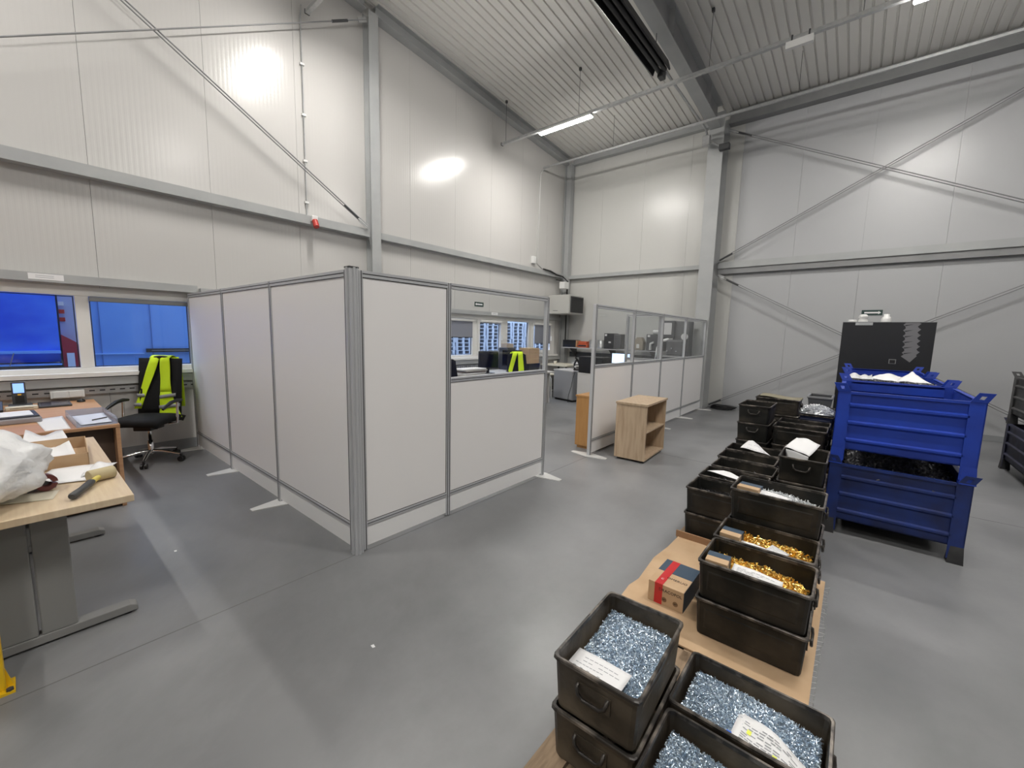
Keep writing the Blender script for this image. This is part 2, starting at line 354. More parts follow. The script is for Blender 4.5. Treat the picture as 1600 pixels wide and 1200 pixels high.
slope_beam(-8.9, 4.02, 'grey sloping roof beam along the top of the left wall, near half')
# main rafters with haunch
def rafter(x, label):
    hw = .105
    t = thing('rafter', label, 'beam', (x, 4, 6.4), 0, world=True)
    y0, y1 = YB+.1, YF-.5; yh = 7.6
    bot = lambda y: 6.06+.045*(9.4-y) if y < yh else 6.06+.045*(9.4-yh)-.06*(y-yh)
    mb = MB(); n_ = 24; pts = [y0+(y1-y0)*i/n_ for i in range(n_+1)]
    for a, b_ in zip(pts[:-1], pts[1:]):
        mb.add([(x-hw, a, bot(a)), (x+hw, a, bot(a)), (x+hw, b_, bot(b_)), (x-hw, b_, bot(b_)), (x-hw, a, bot(a)+.018), (x+hw, a, bot(a)+.018), (x+hw, b_, bot(b_)+.018), (x-hw, b_, bot(b_)+.018)],
               [(0,3,2,1),(4,5,6,7),(0,1,5,4),(1,2,6,5),(2,3,7,6),(3,0,4,7)])
    part('bottom_flange', mb, steel, t)
    part('top_flange', MB().bar((x, y0, cz(y0)-.02), (x, y1, cz(y1)-.02), .21, .018), steel, t)
    mb = MB()
    for a, b_ in zip(pts[:-1], pts[1:]): mb.add([(x-.006, a, bot(a)), (x+.006, a, bot(a)), (x+.006, b_, bot(b_)), (x-.006, b_, bot(b_)), (x-.006, a, cz(a)), (x+.006, a, cz(a)), (x+.006, b_, cz(b_)), (x-.006, b_, cz(b_))], [(0,1,5,4),(2,3,7,6),(1,2,6,5),(3,0,4,7)])
    part('web', mb, steelD, t)
    for y in (1.5, 4.2, 6.9, 9.0): part('stiffener', MB().box(x-.095, y, bot(y)+.02, x+.095, y+.012, cz(y)-.03), steelD, t)
    return t
rafter(-2.74, 'deep grey steel rafter overhead carrying the black radiant heater')
rafter(2.88, 'deep grey steel rafter over the right bay, outside the photo')
# bracing rods
def rod(p, q, label, two=True, turn=.12, gap=.018):
    p, q = Vector(p), Vector(q); mid = (p+q)/2
    t = thing('brace_rod', label, 'brace', tuple(mid), 0, world=True)
    d = (q-p).normalized(); off = Vector((0,0,1)).cross(d).cross(d).normalized()*gap if two else Vector((0,0,0))
    mb = MB().tube([p+off, q+off], .009, 6)
    if two: mb.tube([p-off, q-off], .009, 6)
    part('rod', mb, steelD, t)
    a = p+d*(q-p).length*turn; part('turnbuckle', MB().tube([a-d*.14, a+d*.14], .02, 8), dgrey, t)
    for e, s_ in ((p, 1), (q, -1)): part('end_plate', MB().bar(e, e+d*.16*s_, .012, .07), galv, t)
rod((XL+.18, 3.95, 3.33), (XL+.18, -.72, 6.2), 'doubled brace rod rising left across the left wall above the windows', turn=.06)
rod((XL+.2, 3.98, 6.5), (XL+.2, -2.3, 2.65+.2), 'single brace rod crossing the upper left wall almost level', False, turn=.07)
rod((-2.55, YF-.2, 6.03), (2.75, YF-.2, 3.31), 'upper right wall brace rod falling to the right from the rafter end', turn=.06)
rod((-2.57, YF-.17, 3.30), (2.75, YF-.17, 6.12), 'upper right wall brace rod rising to the right from the wall rail', turn=.03)
rod((-2.55, YF-.2, 3.0), (2.75, YF-.2, .08), 'lower right wall brace rod falling right behind the black cabinet', turn=.06)
rod((-2.55, YF-.17, .06), (2.75, YF-.17, 3.0), 'lower right wall brace rod rising right from the column foot', turn=.03)

# light tracks & lamps
TZ = 5.75
def tz(y): return TZ+.075*(7.3-y)
def track(y, x0, x1, label, wires):
    TZ = tz(y)
    t = thing('light_track', label, 'light track', (0, y, TZ), 0, world=True)
    part('rail', MB().box(x0, y-.03, TZ, x1, y+.03, TZ+.05), galv, t)
    part('end_cap', MB().box(x0-.015, y-.035, TZ-.005, x0, y+.035, TZ+.055), dgrey, t)
    for x in wires:
        k = part('suspension_wire', MB().tube([(x, y, TZ+.05), (x, y, cz(y))], .004, 5), dgrey, t)
        part('clip', MB().box(x-.02, y-.02, cz(y)-.05, x+.02, y+.02, cz(y)), dgrey, k)
track(7.3, -6.5, 12.9, 'grey light track over the far half carrying the lit tube seen at centre', (-6.4, -4.55, -2.2, -.35, 2.2, 5, 8, 11))
track(3.05, -6.5, 12.9, 'grey light track over the near half, only its end seen at the top left', (-6.3, -4, -1.5, 1, 4, 7, 10))
track(-1.2, -6.5, 12.9, 'grey light track behind the camera', (-6, -2, 2, 6, 10))
track(-5.45, -6.5, 12.9, 'grey light track near the back wall', (-6, -2, 2, 6, 10))
lamp0 = None
for y, xs in ((7.3, (-4.86, .72)), (3.05, (-4.86, .72, 6.3)), (-1.2, (-4.86, .72)), (-5.45, (.72,))):  # the right bay lamp is added, unseen, to brighten the aisle screens
    for x in xs:
        lab = {(7.3, -4.86): 'lit tube lamp on the far track above the office, at the centre top', (7.3, .72): 'lit tube lamp at the top right edge of the photo', (3.05, -4.86): 'lit tube lamp above the photo near the window wall', (3.05, .72): 'lit tube lamp above the blue bins, outside the photo', (-1.2, -4.86): 'lit tube lamp behind the camera on the window side', (-1.2, .72): 'lit tube lamp behind the camera over the aisle', (3.05, 6.3): 'added unseen tube lamp over the right bay, brightening the aisle screens', (-1.6, 5.8): 'lit tube lamp behind the camera over the right bay', (-1.6, 11.3): 'lit tube lamp behind the camera by the right wall', (-6.0, 5.8): 'lit tube lamp near the back wall over the right bay', (-6.0, 11.3): 'lit tube lamp in the back right corner of the hall', (-6.0, -5.2): 'lit tube lamp near the back wall on the window side', (-5.45, .72): 'lit tube lamp near the back wall over the aisle'}.get((y, x))
        grp = 'lit tube lamps on the ceiling tracks'
        if lamp0 is None:
            lamp0 = thing('tube_lamp', lab, 'lamp', (x, y, TZ), 0, group=grp)
            part('housing', MB().box(-.6, -.056, -.04, .6, .056, -.001), white, lamp0)
            part('diffuser', MB().prism([(-.052, -.04), (-.052, -.048), (-.035, -.062), (.035, -.062), (.052, -.048), (.052, -.04)], -.59, .59, 'x'), lampM, lamp0)
        else: clone(lamp0, (x, y, tz(y)), label=lab or 'lit tube lamp on a ceiling track outside the photo', group=grp)
t = thing('emergency_light', 'small white emergency light hanging under the far light track right of the rafter', 'lamp', (-1.02, 7.3, 5.7), 0, world=True)
part('body', MB().prism([(7.27, 5.66), (7.33, 5.66), (7.34, 5.745), (7.26, 5.745)], -1.18, -.86, 'x'), white, t)
for x in (-1.12, -.92): part('bracket', MB().box(x, 7.26, 5.745, x+.02, 7.34, 5.815), dgrey, t)
t = thing('conduit_track', 'thin grey cable channel hanging below the roof edge of the far wall', 'conduit', (-2, 9.0, 5.85), 0, world=True)
part('rail', MB().box(-6.6, 9.0, 5.8, 9, 9.04, 5.84), galv, t)
for x in (-4.68, -1.2, 2.3): part('suspension_wire', MB().tube([(x, 9.02, 5.84), (x, 9.02, cz(9.02))], .004, 5), dgrey, t)
bpy.data.objects.remove(t.children[0]) if False else None
# radiant heater
t = thing('radiant_heater', 'black tubular radiant heater hanging beside the rafter', 'heater', (-2.85, 4.5, 5.75), 0, world=True)
part('reflector', MB().prism([(-2.87, 5.66), (-2.83, 5.78), (-2.66, 5.78), (-2.62, 5.66), (-2.60, 5.67), (-2.64, 5.81), (-2.85, 5.81), (-2.89, 5.67)], 1.2, 6.75, 'y'), black, t)
for x in (-2.79, -2.70): part('burner_tube', MB().tube([(x, 1.1, 5.715), (x, 6.78, 5.715)], .035, 10), black, t)
for y in (1.8, 4.2, 6.5): part('hanger', MB().tube([(-2.75, y, 5.81), (-2.75, y, 6.1)], .006, 5), dgrey, t)
part('burner_box', MB().box(-2.82, 6.78, 5.64, -2.73, 6.92, 5.76), dgrey, t, bevel=.01)
t = thing('gas_pipe', 'grey pipe running along the rafter from the heater to the wide column', 'pipe', (-2.87, 8, 5.85), 0, world=True)
part('pipe', MB().tube([(-2.84, 2, 5.93), (-2.84, 9.5, 5.90), (-2.84, 9.75, 5.75), (-2.6, 9.8, 5.6)], .022, 8), galv, t)
part('valve', MB().box(-2.62, 9.72, 5.5, -2.42, 9.84, 5.62), dgrey, t, bevel=.01)
part('junction_box', MB().box(-2.92, 9.6, 5.62, -2.78, 9.72, 5.82), galv, t, bevel=.01)
# conduits, siren, boxes
t = thing('wall_conduit', 'thin white conduit running down the left wall to the red socket', 'conduit', (XL, 3.03, 4.8), 0, world=True)
part('pipe', MB().tube([(XL+.015, 3.03, 3.3), (XL+.015, 3.03, 6.1), (XL+.12, 3.0, 6.2)], .011, 8), galv, t)
for z in (3.5, 4.1, 4.75, 5.45): part('clip', MB().box(XL, 3.0, z, XL+.035, 3.06, z+.03), white, t)
t = thing('power_socket', 'red and white industrial socket on the left wall rail', 'socket', (XL+.14, 3.06, 3.2), 0, world=True)
part('box', MB().box(XL+.141, 3.02, 3.22, XL+.2, 3.11, 3.30), white, t, bevel=.008)
part('plug', MB().tube([(XL+.19, 3.065, 3.23), (XL+.24, 3.065, 3.13)], .042, 12), red, t)
t = thing('wall_conduit', 'white conduit running down the far end of the left wall', 'conduit', (XL, 9.02, 4.5), 0, world=True)
part('pipe', MB().tube([(XL+.1, 9.02, 5.79), (XL+.015, 9.02, 5.7), (XL+.015, 8.98, 3.45), (XL+.015, 9.2, 3.36)], .012, 8), white, t)
part('junction_box', MB().box(XL, 8.72, 3.42, XL+.07, 8.86, 3.60), white, t, bevel=.006)
t = thing('cable_bundle', 'dark cables running along the rail into the far left corner', 'cable', (XL+.13, 9.6, 3.32), 0, world=True)
part('cable', MB().tube([(XL+.135, 9.1, 3.31), (XL+.15, 9.4, 3.30), (XL+.15, 9.7, 3.24), (XL+.16, 10.0, 3.22), (XL+.25, 10.12, 3.1), (XL+.25, 10.12, 1.3)], .02, 6), black, t)
t = thing('alarm_box', 'small white alarm box on the corner column above the wall heater', 'alarm', (XL+.3, 9.95, 2.95), 0, world=True)
part('body', MB().box(XL+.2, 9.78, 2.86, XL+.38, 10.0, 3.05), white, t, bevel=.015)
part('bracket', MB().bar((XL+.05, 9.85, 3.12), (XL+.3, 9.9, 3.06), .03, .02), black, t)
t = thing('wall_heater', 'grey box fan heater hung in the far corner above the office', 'heater', (-6.35, 9.9, 2.2), 0, world=True)
part('body', MB().box(-6.62, 9.45, 2.16, -5.95, 10.2, 2.66), mgrey if False else mat('heater_grey', (.45, .45, .43), .45), t, bevel=.012)
mb = MB().box(-5.951, 9.52, 2.2, -5.93, 10.15, 2.62); part('grille', mb, dgrey, t)
for i in range(9): part('louvre', MB().bar((-5.925, 9.54, 2.225+i*.045), (-5.925, 10.13, 2.225+i*.045), .03, .006), black, t)
part('vent_slot', MB().box(-6.45, 9.446, 2.24, -6.3, 9.452, 2.25), gask, t)
def sign(name, x0, y0, z0, w_, h_, axis, label, arrow):
    t = thing(name, label, 'sign', (x0, y0, z0), 0)
    green = mat('dark_green', (.02, .05, .045), .5)
    def F(u, v, d):  return (d, u, v) if axis == 'x' else (u, -d, v)
    def bx(u0_, v0, u1_, v1, d0, d1):
        a = F(u0_, v0, d0); b_ = F(u1_, v1, d1); return MB().box(*a, *b_)
    part('plate', bx(0, 0, w_, h_, .0, .004), green, t)
    k = MB()
    for a in ([(.02, h_/2), (.06, h_*.2), (.06, h_*.36), (w_-.04, h_*.36), (w_-.04, h_*.64), (.06, h_*.64), (.06, h_*.8)],):
        if not arrow: a = [(w_-u, v) for u, v in a]
        vs = [F(u, v, .0045) for u, v in a]; vs2 = [F(u, v, .0055) for u, v in a]; n_ = len(a)
        k.add(vs+vs2, [tuple(range(n_)), tuple(range(n_, 2*n_))]+[(i, (i+1)%n_, n_+(i+1)%n_, n_+i) for i in range(n_)])
    part('arrow', k, paper, t)
sign('exit_sign', XL+.001, 6.69, 2.19, .29, .10, 'x', 'dark green sign with white arrow on the wall above the office windows', True)
sign('exit_sign', -.0, YF-.002, 2.10, .30, .10, 'y', 'dark green and white sign on the far wall above the black cabinet', False)
for (y0, l, z) in ((.14, .25, 2.04), (7.15, .22, 2.02)):
    t = thing('rail_label', 'white paper label stuck on the rail above the '+('near windows' if y0 < 1 else 'office windows'), 'label', (XL+(.121 if y0 < 1 else .101), y0, z), 0)
    part('sheet', MB().box(0, 0, 0, .001, l, .06), paper, t)
    for k in range(2): part('print', MB().box(.001, .05, .02+k*.018, .0016, l-.07, .024+k*.018), paperP, t)
# roller blinds
def rblind(y0, y1, zb, x=XL, label='', roll=whiteF):
    t = thing('roller_blind', label, 'blind', (x, (y0+y1)/2, 1.88), 0, world=True)
    part('cassette', MB().box(x+.006, y0, 1.845, x+.05, y1, 1.895), roll, t, bevel=.008)
    if zb < 1.83:
        part('fabric', MB().box(x+.016, y0+.01, zb, x+.019, y1-.01, 1.85), blind, t)
        part('bottom_bar', MB().box(x+.01, y0+.01, zb-.015, x+.025, y1-.01, zb), dgrey, t)
rblind(.57, 1.475, 1.84, label='rolled up grey blind at the top of the near window beside the white screen', roll=mgrey)
rblind(5.82, 6.63, 1.50, label='grey roller blind drawn halfway, leftmost in the office windows')
rblind(6.85, 7.57, 1.84, XL+.025, 'rolled up white blind on the opening sash of the office windows')
rblind(8.91, 9.67, 1.36, XL+.025, 'grey roller blind drawn three quarters, above the carton stack')
rblind(4.85, 5.68, 1.5, label='grey roller blind hidden behind the white screens')

# ------------------------------------------------------------------ outside
o = struct('trim_4', MB().box(-60, -40, -.6, XL-.2, 60, -.4), asphalt)
t = thing('lorry_trailer', 'deep blue tarpaulin lorry side outside the leftmost window', 'lorry', (-9.6, -2, -.4), 0, world=True)
mb = MB(); mb.grid(lambda u, v: (-9.3-.04*math.sin(u*46)*.5, -7+7.44*u, 1.12+2.6*v), 90, 4)
part('tarpaulin', mb, tarp, t)
part('body', MB().box(-11.6, -7, 1.0, -9.42, .44, 3.8), tarp, t)
part('side_rail', MB().box(-9.42, -7, 1.14, -9.25, .44, 1.18), mat('rail_blue', (.16, .36, .9), .4), t)
part('side_rail', MB().box(-9.42, -7, .96, -9.27, .44, .985), mat('rail_blue', (.16, .36, .9), .4), t)
part('underframe', MB().box(-11, -7, .55, -9.5, .44, .95), dgrey, t)
for y in (-6, -4.9, -1.6, -.5):
    part('wheel', MB().lathe([(.3, -.13), (.48, -.1), (.48, .1), (.3, .13)], (-9.6, y, .08), 20, 'x'), black, t)
for y in (-.02, -1.3, -2.6): part('strap', MB().bar((-9.26, y, 1.15), (-9.26, y-.05, .97), .03, .01), mgrey, t)
t = thing('lorry_cab', 'red and white back end of a lorry outside between the two near windows', 'lorry', (-9.8, .6, -.4), 0, world=True)
part('panel', MB().box(-10.6, .47, .7, -9.5, .70, 3.4), mat('cab_grey', (.38, .42, .62), .4), t)
mb = MB().prism([(.46, .8), (.72, .8), (.70, 1.1), (.62, 1.3), (.46, 1.42)], -9.5, -9.3, 'x'); part('mudguard', mb, mat('dark_red', (.28, .02, .04), .4), t)
part('plate', MB().box(-9.3, .50, .86, -9.28, .58, 1.14), mat('cab_white', (.5, .6, .8), .4), t)
for z in (1.62, 1.74, 1.86): part('marker_lamp', MB().box(-9.5, .47, z, -9.46, .53, z+.06), red if z < 1.8 else white, t)
t = thing('box_trailer', 'pale blue lorry trailer outside the window next to the white screen', 'lorry', (-10.5, 2, -.4), 0, world=True)
part('body', MB().box(-13, .76, .7, -10, 5.2, 3.6), tarpL, t)
for y in (1.4, 2.5, 4.2): part('wheel', MB().lathe([(.3, -.13), (.55, -.1), (.55, .1), (.3, .13)], (-10.3, y, .15), 20, 'x'), black, t)
for y in (.95, 1.62, 2.3, 3.2): part('seam', MB().box(-10.001, y, .7, -9.985, y+.012, 3.6), mat('seam_blue', (.07, .17, .45), .5), t)
part('bumper', MB().box(-10.0, 1.53, 1.10, -9.93, 3.4, 1.165), black, t)
part('bumper_strip', MB().box(-9.93, 1.6, 1.125, -9.925, 3.4, 1.14), mgrey, t)
part('rail', MB().box(-10.0, .76, 1.07, -9.97, 1.5, 1.09), mat('rail_pale', (.25, .48, .9), .4), t)
t = thing('box_trailer', 'pale lorry trailer outside further along, hidden behind the white screens', 'lorry', (-14, 8, -.4), 0, world=True)
part('body', MB().box(-22, 8, -.4, -19, 30, 4.2), mat('far_white', (.6, .66, .75), .5), t)
# stacks of pallets outside the office windows
def pallet(label, loc, rz=0, m=woodP, group=None, L=1.2, W=.8):
    t = thing('wooden_pallet', label, 'pallet', loc, rz, group=group)
    for i in range(5): a = -W/2+i*(W-.1)/4; part('top_board', MB().box(-L/2, a, .122, L/2, a+.1, .144), m, t)
    for i in range(3):
        a = -L/2+i*(L-.1)/2; part('cross_board', MB().box(a, -W/2, .1, a+.1, W/2, .122), m, t)
        for j in range(3): c0 = -W/2+j*(W-.1)/2; part('block', MB().box(a, c0, .022, a+.1, c0+.1, .1), m, t)
    for j in range(3): c0 = -W/2+j*(W-.1)/2; part('bottom_board', MB().box(-L/2, c0, 0, L/2, c0+.1, .022), m, t)
    return t
gp = 'stacked pale pallets outside the office windows'
lab = 'pale wooden pallet in the tall stacks outside the office windows'
t0 = thing('stacked_pallet', lab, 'pallet', (0,0,0), 0, group=gp)
mb = MB()
mb.box(-.6, -.4, .118, .6, .4, .144); part('deck', mb, palW, t0)
mb = MB()
for j in (-.4, -.06, .28): mb.box(-.6, j, 0, .6, j+.12, .118)
part('blocks', mb, palW, t0)
first = True
OW = 'lowest second third fourth fifth sixth seventh eighth ninth tenth eleventh twelfth thirteenth fourteenth fifteenth sixteenth topmost'.split()
for si, yy in enumerate([8.7+.84*q for q in range(10)]):
    for k in range(17):
        lab = '%s pallet of the %s pale stack outside the office windows' % (OW[k], ['leftmost', 'second', 'third', 'fourth', 'fifth', 'sixth', 'seventh', 'eighth', 'ninth', 'rightmost'][si])
        loc = (-12.4+random.uniform(-.015, .015), yy+random.uniform(-.012, .012), -.4+k*.146)
        if first: t0.location = loc; t0['label'] = lab; first = False
        else: clone(t0, loc, 0, lab, gp)

# ------------------------------------------------------------------ partitions
def foot(mb, x, s0=-1, s1=1):
    for s_ in ((-1,) if s0 else ())+((1,) if s1 else ()):
        mb.prism([(x-.09, 0), (x+.09, 0), (x+.03, s_*.26), (x-.03, s_*.26)], 0, .008)
def partition(label, p, ang, L, glassy=False, last=False, feet=(), corner=False, kicks=True):
    t = thing('screen_panel', label, 'partition', (p[0], p[1], 0), ang, group='free-standing white office screens')
    H, w = 2.0, .022
    def post(x, wd=.045):
        q = part('post', MB().box(x-wd/2, -w, .008, x+wd/2, w, H), alu, t, bevel=.004)
        g = MB()
        for k in (-.24, .24): g.box(x+wd*k-.003, -w-.0008, .01, x+wd*k+.003, w+.0008, H-.002)
        part('groove', g, gask, q)
    post(0)
    if last: post(L)
    a, b_ = .0225, L-.0225
    q = part('top_rail', MB().box(a, -w, H-.045, b_, w, H), alu, t); part('groove', MB().box(a, -w-.0008, H-.026, b_, w+.0008, H-.019), gask, q)
    q = part('lower_rail', MB().box(a, -w, .185, b_, w, .215), alu, t); part('groove', MB().box(a, -w-.0008, .197, b_, w+.0008, .202), gask, q)
    part('kick_board', MB().box(a, -.012, .03, b_, .012, .185), kick, t)
    zt = 1.18 if glassy else H-.045
    part('board', MB().box(a+.003, -.013, .218, b_-.003, .013, zt-.003), board, t)
    g = MB()
    for d in (-.0125, .0125): g.box(a, d-.003, .215, a+.004, d+.003, zt); g.box(b_-.004, d-.003, .215, b_, d+.003, zt); g.box(a, d-.003, .215, b_, d+.003, .219); g.box(a, d-.003, zt-.004, b_, d+.003, zt)
    part('seal', g, gask, t)
    if glassy:
        q = part('middle_rail', MB().box(a, -w, 1.18, b_, w, 1.215), alu, t); part('groove', MB().box(a, -w-.0008, 1.194, b_, w+.0008, 1.2), gask, q)
        part('glass_pane', MB().box(a, -.003, 1.215, b_, .003, H-.045), parG, t)
    for x in feet:
        mb = MB(); foot(mb, x); part('foot', mb, white, t)
    return t
XP, YP = -2.635, 1.475
partition('solid white screen panel nearest the corner post, on the side facing the desks', (XP-.045, YP), PI, 1.315, feet=(1.27,))
partition('solid white screen panel in the middle of the run facing the desks', (-3.975, YP), PI, 1.31, feet=(1.27,))
partition('solid white screen panel touching the window wall', (-5.285, YP), PI, 1.33, last=True, feet=(1.25,))
partition('solid white screen panel right of the corner post, facing the aisle', (XP, YP+.045), PI/2, .80)
partition('screen panel with a glazed upper half facing the aisle', (XP, 2.32), PI/2, 1.42, True, True, feet=(1.42,))
YS = [4.83, 6.05, 7.24, 8.50, 9.86]; nmz = ['first', 'second', 'third', 'last']
for i in range(4):
    partition('%s glazed-top screen of the far run, %s' % (nmz[i], ['behind the oak shelf unit', 'left half hidden by the oak shelf unit', 'in front of the grey measuring machine', 'ending at the wide steel column'][i]),
              (XP+.0, YS[i]), PI/2, YS[i+1]-YS[i], True, i == 3, feet=((0,) if i != 1 else ()) + ((1.34,) if i == 3 else ()))
partition('short glazed side screen turning into the office behind the far run', (XP-.04, 7.24), PI, .60, True, True)
t = thing('corner_post', 'ribbed aluminium corner post of the near white screens', 'post', (XP+.002, YP-.002, 0))
part('core', MB().box(-.03, -.03, 0, .03, .03, 2.01), alu, t)
for (a, b_) in ((.018, -.018), (.0, -.026), (.026, .0), (-.02, -.02), (.02, .02)): part('rib', MB().tube([(a*1.2, b_*1.2, 0), (a*1.2, b_*1.2, 2.01)], .0105, 8), alu, t)
part('cap', MB().box(-.034, -.034, 2.005, .034, .034, 2.015), dgrey, t)

# ------------------------------------------------------------------ shelf units
t = thing('shelf_unit', 'light oak open shelf unit standing in front of the glazed screens', 'shelf', (-2.15, 5.36, 0), math.radians(3))
w_, d_, h_ = .20, .40, .76     # half width x , half depth y
part('side_panel', MB().box(-w_, -d_, .03, w_, -d_+.018, h_-.025), oak, t); part('side_panel', MB().box(-w_, d_-.018, .03, w_, d_, h_-.025), oak, t)
part('top', MB().box(-w_-.008, -d_-.01, h_-.025, w_+.012, d_+.01, h_), oak, t)
part('back_panel', MB().box(-w_, -d_+.018, .03, -w_+.01, d_-.018, h_-.025), oak, t)
part('shelf', MB().box(-w_+.01, -d_+.018, .38, w_-.01, d_-.018, .398), oak, t)
part('bottom', MB().box(-w_+.01, -d_+.018, .03, w_, d_-.018, .05), oak, t)
for sx in (-1, 1):
    for sy in (-1, 1): part('foot', MB().lathe([(.02, 0), (.02, .03)], (sx*(w_-.04), sy*(d_-.05), 0), 10), black, t)
t = thing('cupboard', 'orange beech cupboard half hidden behind the first far screen', 'cupboard', (-2.86, 5.38, 0))
part('body', MB().box(-.13, -.33, .04, .19, .33, .74), orangeW, t, bevel=.003); part('top', MB().box(-.14, -.34, .74, .2, .34, .762), orangeW, t); part('plinth', MB().box(-.11, -.3, 0, .17, .3, .04), orangeW, t)

# ------------------------------------------------------------------ steel crates
def make_crate(m, key):
    t = thing('steel_crate', 'x', 'crate', (0,0,0))
    L, W, H = .46, .305, .19
    def ring(l, w, z, r=.018, n_=3):
        out = []
        for cx, cy, a0 in ((l/2-r, w/2-r, 0), (-l/2+r, w/2-r, 90), (-l/2+r, -w/2+r, 180), (l/2-r, -w/2+r, 270)):
            for k in range(n_): a = math.radians(a0+90*k/(n_-1)); out.append((cx+r*math.cos(a), cy+r*math.sin(a), z))
        return out
    def loft(rings, cap0=True, cap1=True):
        mb = MB(); n_ = len(rings[0]); vs = [p for r_ in rings for p in r_]
        mb.add(vs, [(i*n_+k, i*n_+(k+1)%n_, (i+1)*n_+(k+1)%n_, (i+1)*n_+k) for i in range(len(rings)-1) for k in range(n_)])
        if cap0: mb.add(rings[0], [tuple(reversed(range(n_)))])
        if cap1: mb.add(rings[-1], [tuple(range(n_))])
        return mb
    l0, w0, l1, w1 = .425, .27, .447, .292
    body = loft([ring(l0, w0, 0), ring(l0+.004, w0+.004, .01), ring(l1, w1, H-.014), ring(l1-.006, w1-.006, H-.014), ring(l0-.004, w0-.004, .006)])
    part('body', body, m, t)
    rim = loft([ring(L-.012, W-.012, H-.016), ring(L, W, H-.012), ring(L, W, H-.003), ring(L-.006, W-.006, H), ring(l1-.008, w1-.008, H), ring(l1-.010, w1-.010, H-.014)], False, False)
    part('rim', rim, rimM, t)
    # pressed panels on the long sides
    for s_ in (-1, 1):
        y0, y1 = s_*(w0/2+.004), s_*(w1/2+.001); za, zb = .035, .15
        f = lambda z: s_*(w0/2+(w1-w0)/2*z/H)
        mb = MB(); e = s_*.0035
        mb.add([(-.19, f(za)-e*.3, za), (.19, f(za)-e*.3, za), (.19, f(zb)-e*.3, zb), (-.19, f(zb)-e*.3, zb), (-.175, f(za+.012)+e, za+.012), (.175, f(za+.012)+e, za+.012), (.175, f(zb-.012)+e, zb-.012), (-.175, f(zb-.012)+e, zb-.012)],
               [(0,1,5,4),(1,2,6,5),(2,3,7,6),(3,0,4,7),(4,5,6,7)])
        part('pressed_panel', mb, m, t)
    for s_ in (-1, 1):
        xx = s_*(l1/2+.001); yy = .052
        h = part('handle', MB().tube([(xx, -yy, .135), (xx+s_*.010, -yy, .133), (xx+s_*.013, -yy+.006, .112), (xx+s_*.013, -.03, .098), (xx+s_*.013, .03, .098), (xx+s_*.013, yy-.006, .112), (xx+s_*.010, yy, .133), (xx, yy, .135)], .0065, 7), rimM, t)
        part('handle_plate', MB().box(xx-s_*.004, -.06, .085, xx+s_*.0015, .06, .142), m, t)
    return t
protoB = make_crate(crateB, 'b'); protoK = make_crate(crateM, 'k')
used = set()
GC = 'oily steel stacking crates'
def crate(x0, y0, along, z, label, proto=None, rz=0):
    """x0,y0 = min corner of rim footprint; along 'x' or 'y' for the long side; z = bottom"""
    proto = proto or protoK
    L, W = (.46, .305) if along == 'x' else (.305, .46)
    loc = (x0+L/2, y0+W/2, z); r = (0 if along == 'x' else PI/2)+rz
    if proto.name not in used:
        used.add(proto.name); proto.location = loc; proto.rotation_euler = (0, 0, r); proto['label'] = label; proto['group'] = GC; return proto
    return clone(proto, loc, r, label, GC)
def stack(x0, y0, along, n_, label, z0=.146, proto=None, rz=0):
    words = {1: ['only'], 2: ['lower', 'upper'], 3: ['bottom', 'middle', 'top'], 4: ['bottom', 'second', 'third', 'top']}[n_]
    out = []
    for k in range(n_):
        out.append(crate(x0, y0, along, z0+k*.191, ('%s crate %s' % (words[k], label)) if n_ > 1 else 'single crate '+label, proto, rz+(random.uniform(-.012, .012) if k < n_-1 else 0)))
    return out
PZ = .148
stack(-.70, 1.085, 'y', 2, 'of the brown stack nearest the camera, heaped with blue-grey screws under a slip', PZ, protoB, .035)
stack(-.395, 1.372, 'x', 1, 'of brown steel with a creased order sheet over screws', PZ, protoB)
stack(-.385, 1.045, 'x', 1, 'cut off by the bottom edge of the photo, holding blue-grey screws', PZ, protoB)
stack(-.497, 2.035, 'x', 2, 'of the front pair on the cardboard, gold screws on top', .158)
stack(-.508, 2.36, 'x', 2, 'of the rear pair on the cardboard, gold screws behind', .158)
stack(-.506, 2.675, 'x', 3, 'of the stack with a carton and white screws, behind the cardboard')
stack(-.866, 3.05, 'x', 2, 'of the stack at the left with a pale sheet inside')
stack(-.876, 3.40, 'x', 2, 'of the stack with a white leaf lying along it, second from the cardboard')
stack(-.870, 3.745, 'x', 2, 'of the bare stack, third from the cardboard')
stack(-.903, 4.085, 'x', 2, 'of the bare stack, fourth from the cardboard')
stack(-.910, 4.425, 'x', 2, 'of the fifth stack from the cardboard, with a folded sheet')
stack(-.388, 3.70, 'y', 3, 'of the stack with a handle in front and a folded paper on top')
stack(-.60, 4.97, 'x', 3, 'of the long stack behind the folded paper')
stack(-.595, 5.30, 'x', 3, 'of the stack just in front of the bagged fittings')
stack(-.925, 4.93, 'y', 4, 'of the tall stack at the left with handles facing the camera')
stack(-.90, 5.75, 'x', 4, 'of the tall stack at the back with a cardboard scrap on top')
navyc = make_crate(mat('navy_plastic', (.008, .014, .05), .5), 'n'); navyc['label'] = 'dark blue crate heaped with bagged white fittings'; navyc['group'] = GC; navyc.location = (-.30, 6.06, PZ+.40); navyc.rotation_euler = (0, 0, 0); navyc.scale = (.78, 1.2, 1)
stack(-.43, 5.86, 'y', 2, 'under the dark blue crate of bagged fittings', PZ)
stack(-.45, 6.45, 'y', 3, 'under the grey plastic bin')

